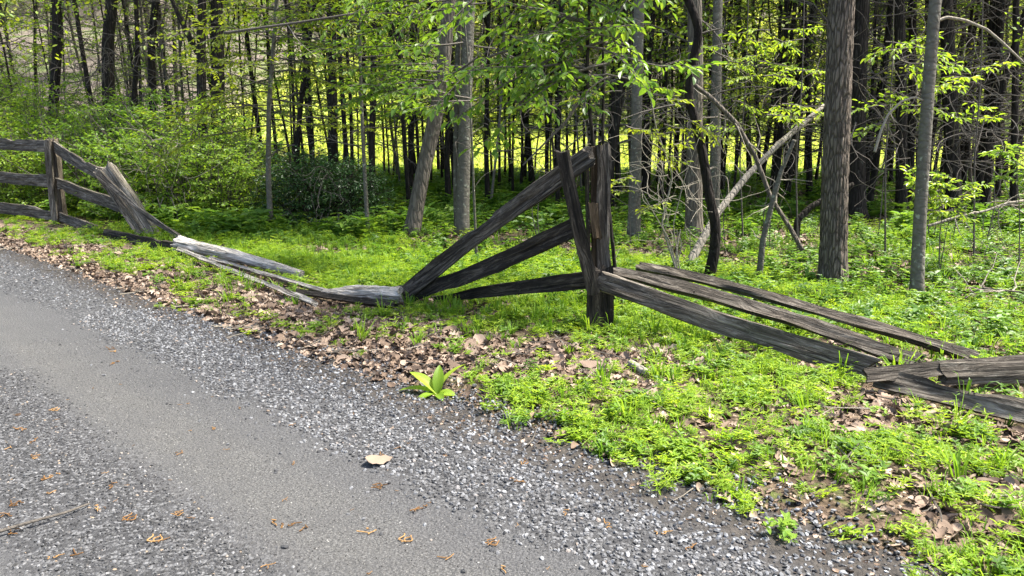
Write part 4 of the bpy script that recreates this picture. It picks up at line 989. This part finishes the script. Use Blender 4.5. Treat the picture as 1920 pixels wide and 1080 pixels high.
x, y = cand(900, -6, 4.2, 1.6, 8); n_, s_ = NS(x, y)
keep = (rg.random(len(x)) < smooth(-.15, .35, n_ + .3 * (fbm(x, y, 2, 64) - .5)) * (.25 + .75 * smooth(.4, .6, fbm(x, y, 1.3, 66)))) & (n_ < 3) & clear_of_fence(x, y, .1, .0)
place('leaf_litter', dls, x[keep], y[keep], .01, .032, .5, .01)
def tuft_mesh(seed, mat, n=20, H_=.13, R_=.035, w_=.0045):
    r_ = np.random.default_rng(seed); b = MB()
    for c in range(n):
        a = r_.uniform(0, 6.28); rr_ = R_ * math.sqrt(r_.random()); p = np.array([math.cos(a) * rr_, math.sin(a) * rr_, 0]); h = H_ * r_.uniform(.45, 1.15); d = np.array([math.cos(a), math.sin(a), 0]) * r_.uniform(.1, .75) * h
        sd_ = np.array([-math.sin(a), math.cos(a), 0]) * w_ * r_.uniform(.6, 1.3)
        pts_ = [p, p + d * .25 + np.array([0, 0, h * .5]), p + d * .65 + np.array([0, 0, h * .85]), p + d * 1.15 + np.array([0, 0, h * (1.0 - .25 * r_.random())])]
        V = [pts_[0] - sd_, pts_[0] + sd_, pts_[1] - sd_, pts_[1] + sd_, pts_[2] - sd_ * .7, pts_[2] + sd_ * .7, pts_[3]]
        b.add(V, [[(0, 1, 3, 2), (2, 3, 5, 4)], [(4, 5, 6)]], r_.random())
    return b.mesh('grass', [mat])
# low ground cover: clumps of small leaves on short stems
def cover_mesh(seed, mat, n=12, L=.034, R_=.062, H_=.055, wr=.36):
    r_ = np.random.default_rng(seed); b = MB(); fo = Foliage()
    for c in range(n):
        a = r_.uniform(0, 6.28); rr_ = R_ * math.sqrt(r_.random()); p = np.array([math.cos(a) * rr_, math.sin(a) * rr_, 0]); h = H_ * r_.uniform(.35, 1.2)
        q = p + np.array([r_.normal(0, .012), r_.normal(0, .012), h]); lv = int(r_.integers(1, 3))
        for l in range(lv):
            pt = p + (q - p) * (1 - .4 * l); ph = r_.uniform(0, 6.28); kk = int(r_.integers(3, 6))
            for j in range(kk):
                an = ph + j * 6.283 / kk + r_.normal(0, .2); fo.put(pt, (math.cos(an), math.sin(an), r_.uniform(.0, .8)), (0, 0, 1), L * r_.uniform(.6, 1.2) * (1 + .2 * l))
    fo.emit(b, wr, .1, .15); return b.mesh('ground_cover', [mat])
cvs = [cover_mesh(400 + i_, M['cover'], 12, .024, .06, .04, .38) for i_ in range(4)] + [cover_mesh(410 + i_, M['cover'], 10, .03, .055, .07, .2) for i_ in range(4)] + [cover_mesh(420 + i_, M['cover2'], 8, .03, .06, .05, .5) for i_ in range(2)] + [tuft_mesh(430 + i_, M['grass'], 12, .075, .05, .003) for i_ in range(3)]
x, y = cand(310, -9, 4.8, 1.5, 9.5); n_, s_ = NS(x, y)
edge = edge_n(s_) + .5 * (fbm(x, y, 1.6, 51) - .5)
pr = smooth(-.05, .3, n_ - edge - .02) * (1 - .9 * smooth(.15, .8, litter_mask(x, y))) * (.3 + .7 * smooth(.36, .56, fbm(x, y, 2.6, 55))) * (.45 + .55 * smooth(.3, .5, fbm(x, y, .8, 56)))
keep = (rg.random(len(x)) < pr) & (n_ < 5.5) & clear_of_fence(x, y)
place('ground_cover', cvs, x[keep], y[keep], .7, 1.35, .15, -.003)
x, y = cand(110, -13, 8, 7, 15); n_, s_ = NS(x, y)
keep = (rg.random(len(x)) < (1 - .8 * litter_mask(x, y)) * (.25 + .75 * smooth(.38, .58, fbm(x, y, .9, 57))) * (1 - .9 * smooth(3.0, 5.2, n_ + 1.3 * smooth(0, 4, x)))) & (n_ > .5) & clear_of_fence(x, y, .2, .06)
place('ground_cover', cvs, x[keep], y[keep], 1.1, 1.9, .15, -.003)

def twig_mesh(seed):
    r_ = np.random.default_rng(seed); b = MB(); W = wander((-.5, 0, .02), (1, 0, 0), 1.0, 7, r_, .18); W[:, 2] = .02 + .02 * r_.random(8)
    b.tube(resample(W, 10)[0], np.linspace(.018, .008, 10), 4, r_.random())
    k = wander(W[4], (.7, r_.choice([-1, 1]) * .7, 0), .35, 3, r_, .2); k[:, 2] = .03; b.tube(k, .008, 4, .5); return b.mesh('twig', [M['twig' if seed % 3 else 'twig_pale']])
x, y = cand(16, -9, 8, 1.8, 13); n_, s_ = NS(x, y); keep = (n_ > .1) & (rg.random(len(x)) < .25 + .75 * litter_mask(x, y))
place('twig_litter', [twig_mesh(i_) for i_ in range(6)], x[keep], y[keep], .08, .35, .1, .02)
# weeds: leafy upright plants of the wood's edge and floor
def weed_mesh(seed, mat, h=.16, L=.055, lv=4, wr=.55):
    r_ = np.random.default_rng(seed); b = MB(); fo = Foliage()
    for st_ in range(int(r_.integers(2, 5))):
        p0 = np.array([r_.normal(0, .04), r_.normal(0, .04), 0]); p1 = p0 + np.array([r_.normal(0, .03), r_.normal(0, .03), h * r_.uniform(.5, 1.15)])
        b.tube([p0, (p0 + p1) / 2 + r_.normal(0, .006, 3), p1], [.003, .002, .001], 3, .2, False)
        for l in range(lv):
            pt = p0 + (p1 - p0) * (.35 + .65 * l / (lv - 1)); ph = r_.uniform(0, 6.28)
            for j in range(3 if l == lv - 1 else 2):
                an = ph + j * (6.283 / (3 if l == lv - 1 else 2)) + r_.normal(0, .3); fo.put(pt, (math.cos(an), math.sin(an), r_.uniform(-.1, .55)), (0, 0, 1), L * r_.uniform(.6, 1.2) * (1.1 - .1 * l))
    fo.emit(b, wr, .12, .2); return b.mesh('weed', [mat])
wdb = [weed_mesh(530 + i_, M['weed'], .16 + .05 * (i_ % 3), .085 + .02 * (i_ % 3), 3, .6) for i_ in range(5)]
wds = [weed_mesh(500 + i_, M['weed'], .13 + .04 * (i_ % 3), .05 + .014 * (i_ % 3)) for i_ in range(6)]
x, y = cand(52, -10, 9, 4, 12); n_, s_ = NS(x, y)
keep = (n_ > .45) & (rg.random(len(x)) < np.maximum(.03, smooth(2.2, 3.4, n_) * .7 * (.15 + .85 * smooth(.38, .58, fbm(x, y, .7, 91))))) & clear_of_fence(x, y, .3, .12) & ~((x < -6.2) & (y < 13.4))
place('undergrowth', wds, x[keep], y[keep], .4, .95, .15, 0, lambda a, b_: .55 + .45 * smooth(1.2, 3, NS(a, b_)[0]))
x, y = cand(20, -10, 10, 5, 16); n_, s_ = NS(x, y)
keep = (n_ > 2.6) & clear_of_fence(x, y, .3, .14) & (rg.random(len(x)) < smooth(2.6, 3.6, n_) * (.2 + .8 * smooth(.42, .6, fbm(x, y, .9, 101)))) & ~((x < -6.2) & (y < 13.4))
place('undergrowth', wdb, x[keep], y[keep], .35, .8, .18, 0)
x, y = cand(42, -26, 26, 11, 30); n_, s_ = NS(x, y)
keep = clear_of_fence(x, y, .3, .12) & ~((x < -6.2) & (y < 13.4)) & (rg.random(len(x)) < .2 + .8 * smooth(.4, .6, fbm(x, y, .45, 93))) & (rg.random(len(x)) < .35 + .5 * smooth(2, -6, x))
place('undergrowth', wdb + wds, x[keep], y[keep], .8, 1.7, .15, 0)
# grass
tfs = [tuft_mesh(600 + i_, M['grass'], 20, .11 + .03 * (i_ % 3)) for i_ in range(5)]
x, y = cand(80, -9, 7, 2.4, 12); n_, s_ = NS(x, y)
spots_ = [(GP(1240, 625), .55, 1.0), (GP(1010, 590), .6, .9), (GP(1130, 625), .25, 1), (GP(440, 470), .5, .8), (GP(1770, 775), .25, .4), (GP(1640, 745), .2, .45), (GP(690, 475), .35, .7), (GP(560, 490), .35, .6), (GP(1900, 660), .3, .3), (GP(880, 585), .5, .8)]
pr = (.08 + .35 * smooth(.5, .65, fbm(x, y, .8, 111)) * smooth(1.6, 2.6, n_)) * smooth(.4, .8, n_)
for p, rad, a_ in spots_: pr = np.maximum(pr, a_ * np.exp(-((x - p[0]) ** 2 + (y - p[1]) ** 2) / rad ** 2))
keep = (rg.random(len(x)) < pr) & (n_ > .35)
place('grass', tfs, x[keep], y[keep], .55, 1.15, .15, -.003)
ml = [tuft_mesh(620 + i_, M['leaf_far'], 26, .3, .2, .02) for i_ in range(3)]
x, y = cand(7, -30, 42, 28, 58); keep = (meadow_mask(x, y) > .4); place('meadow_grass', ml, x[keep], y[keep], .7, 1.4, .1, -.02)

# leaves of the far wood as one mass
def clump_mesh(seed, mat, n=90, R_=1.0, leaf=.3):
    r_ = np.random.default_rng(seed); b = MB(); P = r_.normal(0, .45, (n, 3)) * R_ * np.array([1, 1, .55]); N_ = r_.normal(0, .6, (n, 3)); N_[:, 2] += 1
    b.leaves(P, r_.normal(0, 1, (n, 3)), N_, leaf * r_.uniform(.7, 1.3, n), leaf * .6, .1, r_.random(n)); return b.mesh('foliage_clump', [mat])
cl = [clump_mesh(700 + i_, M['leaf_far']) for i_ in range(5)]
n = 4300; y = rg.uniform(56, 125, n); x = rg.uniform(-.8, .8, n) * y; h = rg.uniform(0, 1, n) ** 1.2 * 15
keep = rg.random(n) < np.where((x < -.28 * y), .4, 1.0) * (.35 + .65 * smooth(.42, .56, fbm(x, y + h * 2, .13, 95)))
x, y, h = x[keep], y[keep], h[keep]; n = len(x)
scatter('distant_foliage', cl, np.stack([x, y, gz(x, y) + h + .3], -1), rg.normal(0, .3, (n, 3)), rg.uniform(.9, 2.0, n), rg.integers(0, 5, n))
# lower leaves hanging in the wood between the trunks
clw = [clump_mesh(720 + i_, M['leaf_fresh' if i_ % 2 else 'leaf_yellow'], 36, .6, .075) for i_ in range(6)]
n = 2700; y = rg.uniform(12, 30, n); x = rg.uniform(-.8, .8, n) * y; h = np.where(rg.random(n) < .12, 1.2, 2.3) + rg.uniform(0, 1, n) ** .8 * 5.2
keep = rg.random(n) < (.25 + .75 * smooth(.45, .6, fbm(x + h, y, .35, 97))) * np.where(x < -.4 * y, .45, 1) * np.where(x > .4 * y, .6, 1)
x, y, h = x[keep], y[keep], h[keep]; n = len(x)
scatter('wood_foliage', clw, np.stack([x, y, gz(x, y) + h], -1), rg.normal(0, .25, (n, 3)), rg.uniform(.7, 1.4, n), rg.integers(0, 6, n))

# fallen catkins on the drive
M['catkin'] = litter_mat('catkin', (.09, .045, .015), (.19, .1, .036), (.32, .19, .075))
def catkin_mesh(seed):
    r_ = np.random.default_rng(seed); b = MB()
    for c in range(int(r_.integers(2, 5))):
        W = resample(wander(r_.normal(0, .25, 3) * np.array([1, 1, 0]), (r_.normal(0, 1), r_.normal(0, 1), 0), r_.uniform(.7, 1.3), 7, r_, .5), 16)[0]; W[:, 2] = np.abs(W[:, 2]) * .25 + .03
        b.tube(W, .035 * (1 + .5 * r_.random(16)), 5, r_.random(), True)
    return b.mesh('catkin', [M['catkin']])
cks = [catkin_mesh(800 + i_) for i_ in range(6)]
cx = []
for (px_, py_) in ((20, 840), (60, 830), (100, 892), (90, 925), (25, 945), (20, 1000), (15, 965), (130, 1040), (100, 1045), (290, 1015), (305, 1010), (180, 950), (210, 910), (515, 978), (540, 985), (575, 990), (690, 1000), (760, 1015), (715, 912), (715, 855), (795, 950), (945, 1065), (830, 1050), (920, 1020), (100, 770), (60, 855), (40, 805), (80, 900), (240, 975), (500, 1060), (450, 765), (340, 850), (215, 660), (205, 655), (215, 680), (400, 805), (330, 965), (750, 840), (905, 700), (1140, 985), (960, 900), (830, 745), (870, 790), (985, 870), (1060, 960), (1240, 1000), (1290, 1030)):
    p = GP(px_, py_, .012); cx.append(p)
for c in range(70):
    s0 = rg.uniform(-.5, 4); p = np.array([*XY(rg.uniform(-1.9, .2), s0), 0]); p[2] = float(gz(p[0], p[1])) + .012; cx.append(p)
cx = np.array(cx); n = len(cx)
scatter('catkins', cks, cx, np.stack([np.zeros(n), np.zeros(n), rg.uniform(0, 6.28, n)], -1), np.concatenate([rg.uniform(.035, .06, n - 70), rg.uniform(.012, .03, 70)]), rg.integers(0, 6, n))

# ------------------------------------------------------------------ single small things
b = MB(); W = np.array([GP(-20, 1002, .03), GP(60, 978, .035), GP(120, 962, .03), GP(168, 944, .02)]); b.tube(resample(W - W[0], 24)[0], np.linspace(.007, .004, 24), 7)
tag(link('stick', b.mesh('stick', [M['twig']]), None, W[0]), 'thin bare stick lying on the loose gravel of the drive', 'stick')
o = link('stone', stone_mesh(77, sm), None, GP(533, 1026, .01)); o.scale = (.023, .017, .016); tag(o, 'single smooth grey stone lying alone on the worn wheel track', 'stone')
def one_leaf(px_, py_, size, seed, mat, label, rz, rx=.0, curl=1.0):
    o = link('dead_leaf', dead_leaf(seed, M[mat], seed % 2 == 0, curl), None, GP(px_, py_, .03)); o.scale = (size,) * 3; o.rotation_euler = (rx, .1, rz); tag(o, label, 'leaf'); return o
one_leaf(710, 861, .13, 901, 'litter_pale', 'pale tan dead leaf lying alone on the grey gravel', .3, .1, .5)
one_leaf(1112, 683, .18, 903, 'litter_pale', 'broad pale dead leaf resting on the leaf pile below the tall post', .1, .2, .5)
one_leaf(1332, 778, .12, 904, 'litter', 'dark curled dead leaf standing up in the bright ground cover', 1.2, .9, 1.4)
one_leaf(1700, 893, .13, 908, 'litter_pale', 'tan dead leaf in the mixed leaves below the right hand rails', 2.2, .3, .8)
# rolled bark piece
b = MB(); W = np.array([GP(1182, 682, .03), GP(1215, 700, .025)]); Q_, t_, _ = resample(W - W[0], 12)
b.tube(Q_, np.linspace(.03, .024, 12), 12); tag(link('bark_roll', b.mesh('bark_roll', [M['bark_pale']], True), None, W[0]), 'rolled pale piece of bark lying in the green beside the leaf pile', 'bark')
# broad leaved plant on the gravel edge
rg = np.random.default_rng(5)
c0 = GP(820, 742); root = thing('broadleaf_plant', c0, 'bright broad-leaved plant growing at the edge of the dark gravel', 'plant')
def big_leaf(L, wd, seed):
    n = 9; t = np.linspace(0, 1, n); wv = wd * np.sin(np.pi * np.clip(t * .93 + .07, 0, 1)) ** .8; V = []
    for i_ in range(n):
        for s__ in (-1, -.5, 0, .5, 1): V.append((t[i_] * L, wv[i_] * s__, .35 * L * t[i_] - .38 * L * t[i_] ** 2 + abs(s__) * wv[i_] * .35))
    ii = np.arange(n - 1)[:, None] * 5 + np.arange(4)[None]; q = np.stack([ii, ii + 1, ii + 6, ii + 5], -1).reshape(-1, 4)
    b = MB(); b.add(V, [q], .6); return b.mesh('leaf', [M['cover']], True)
for (az, el, L, wd) in ((2.7, .75, .22, .036), (.75, .8, .26, .038), (2.95, .25, .24, .03), (1.5, 1.2, .18, .034), (-.2, .2, .12, .03), (-2.4, .15, .13, .03), (3.6, .1, .14, .022), (.3, .1, .11, .024), (-1.2, .2, .12, .026)):
    o = link('leaf', big_leaf(L, wd, 1), root, (0, 0, .01)); o.rotation_euler = (rg.normal(0, .3), -el + .2, az)

n_obj = len(bpy.data.objects)
print('objects', n_obj, 'verts', sum(len(m.vertices) for m in bpy.data.meshes))
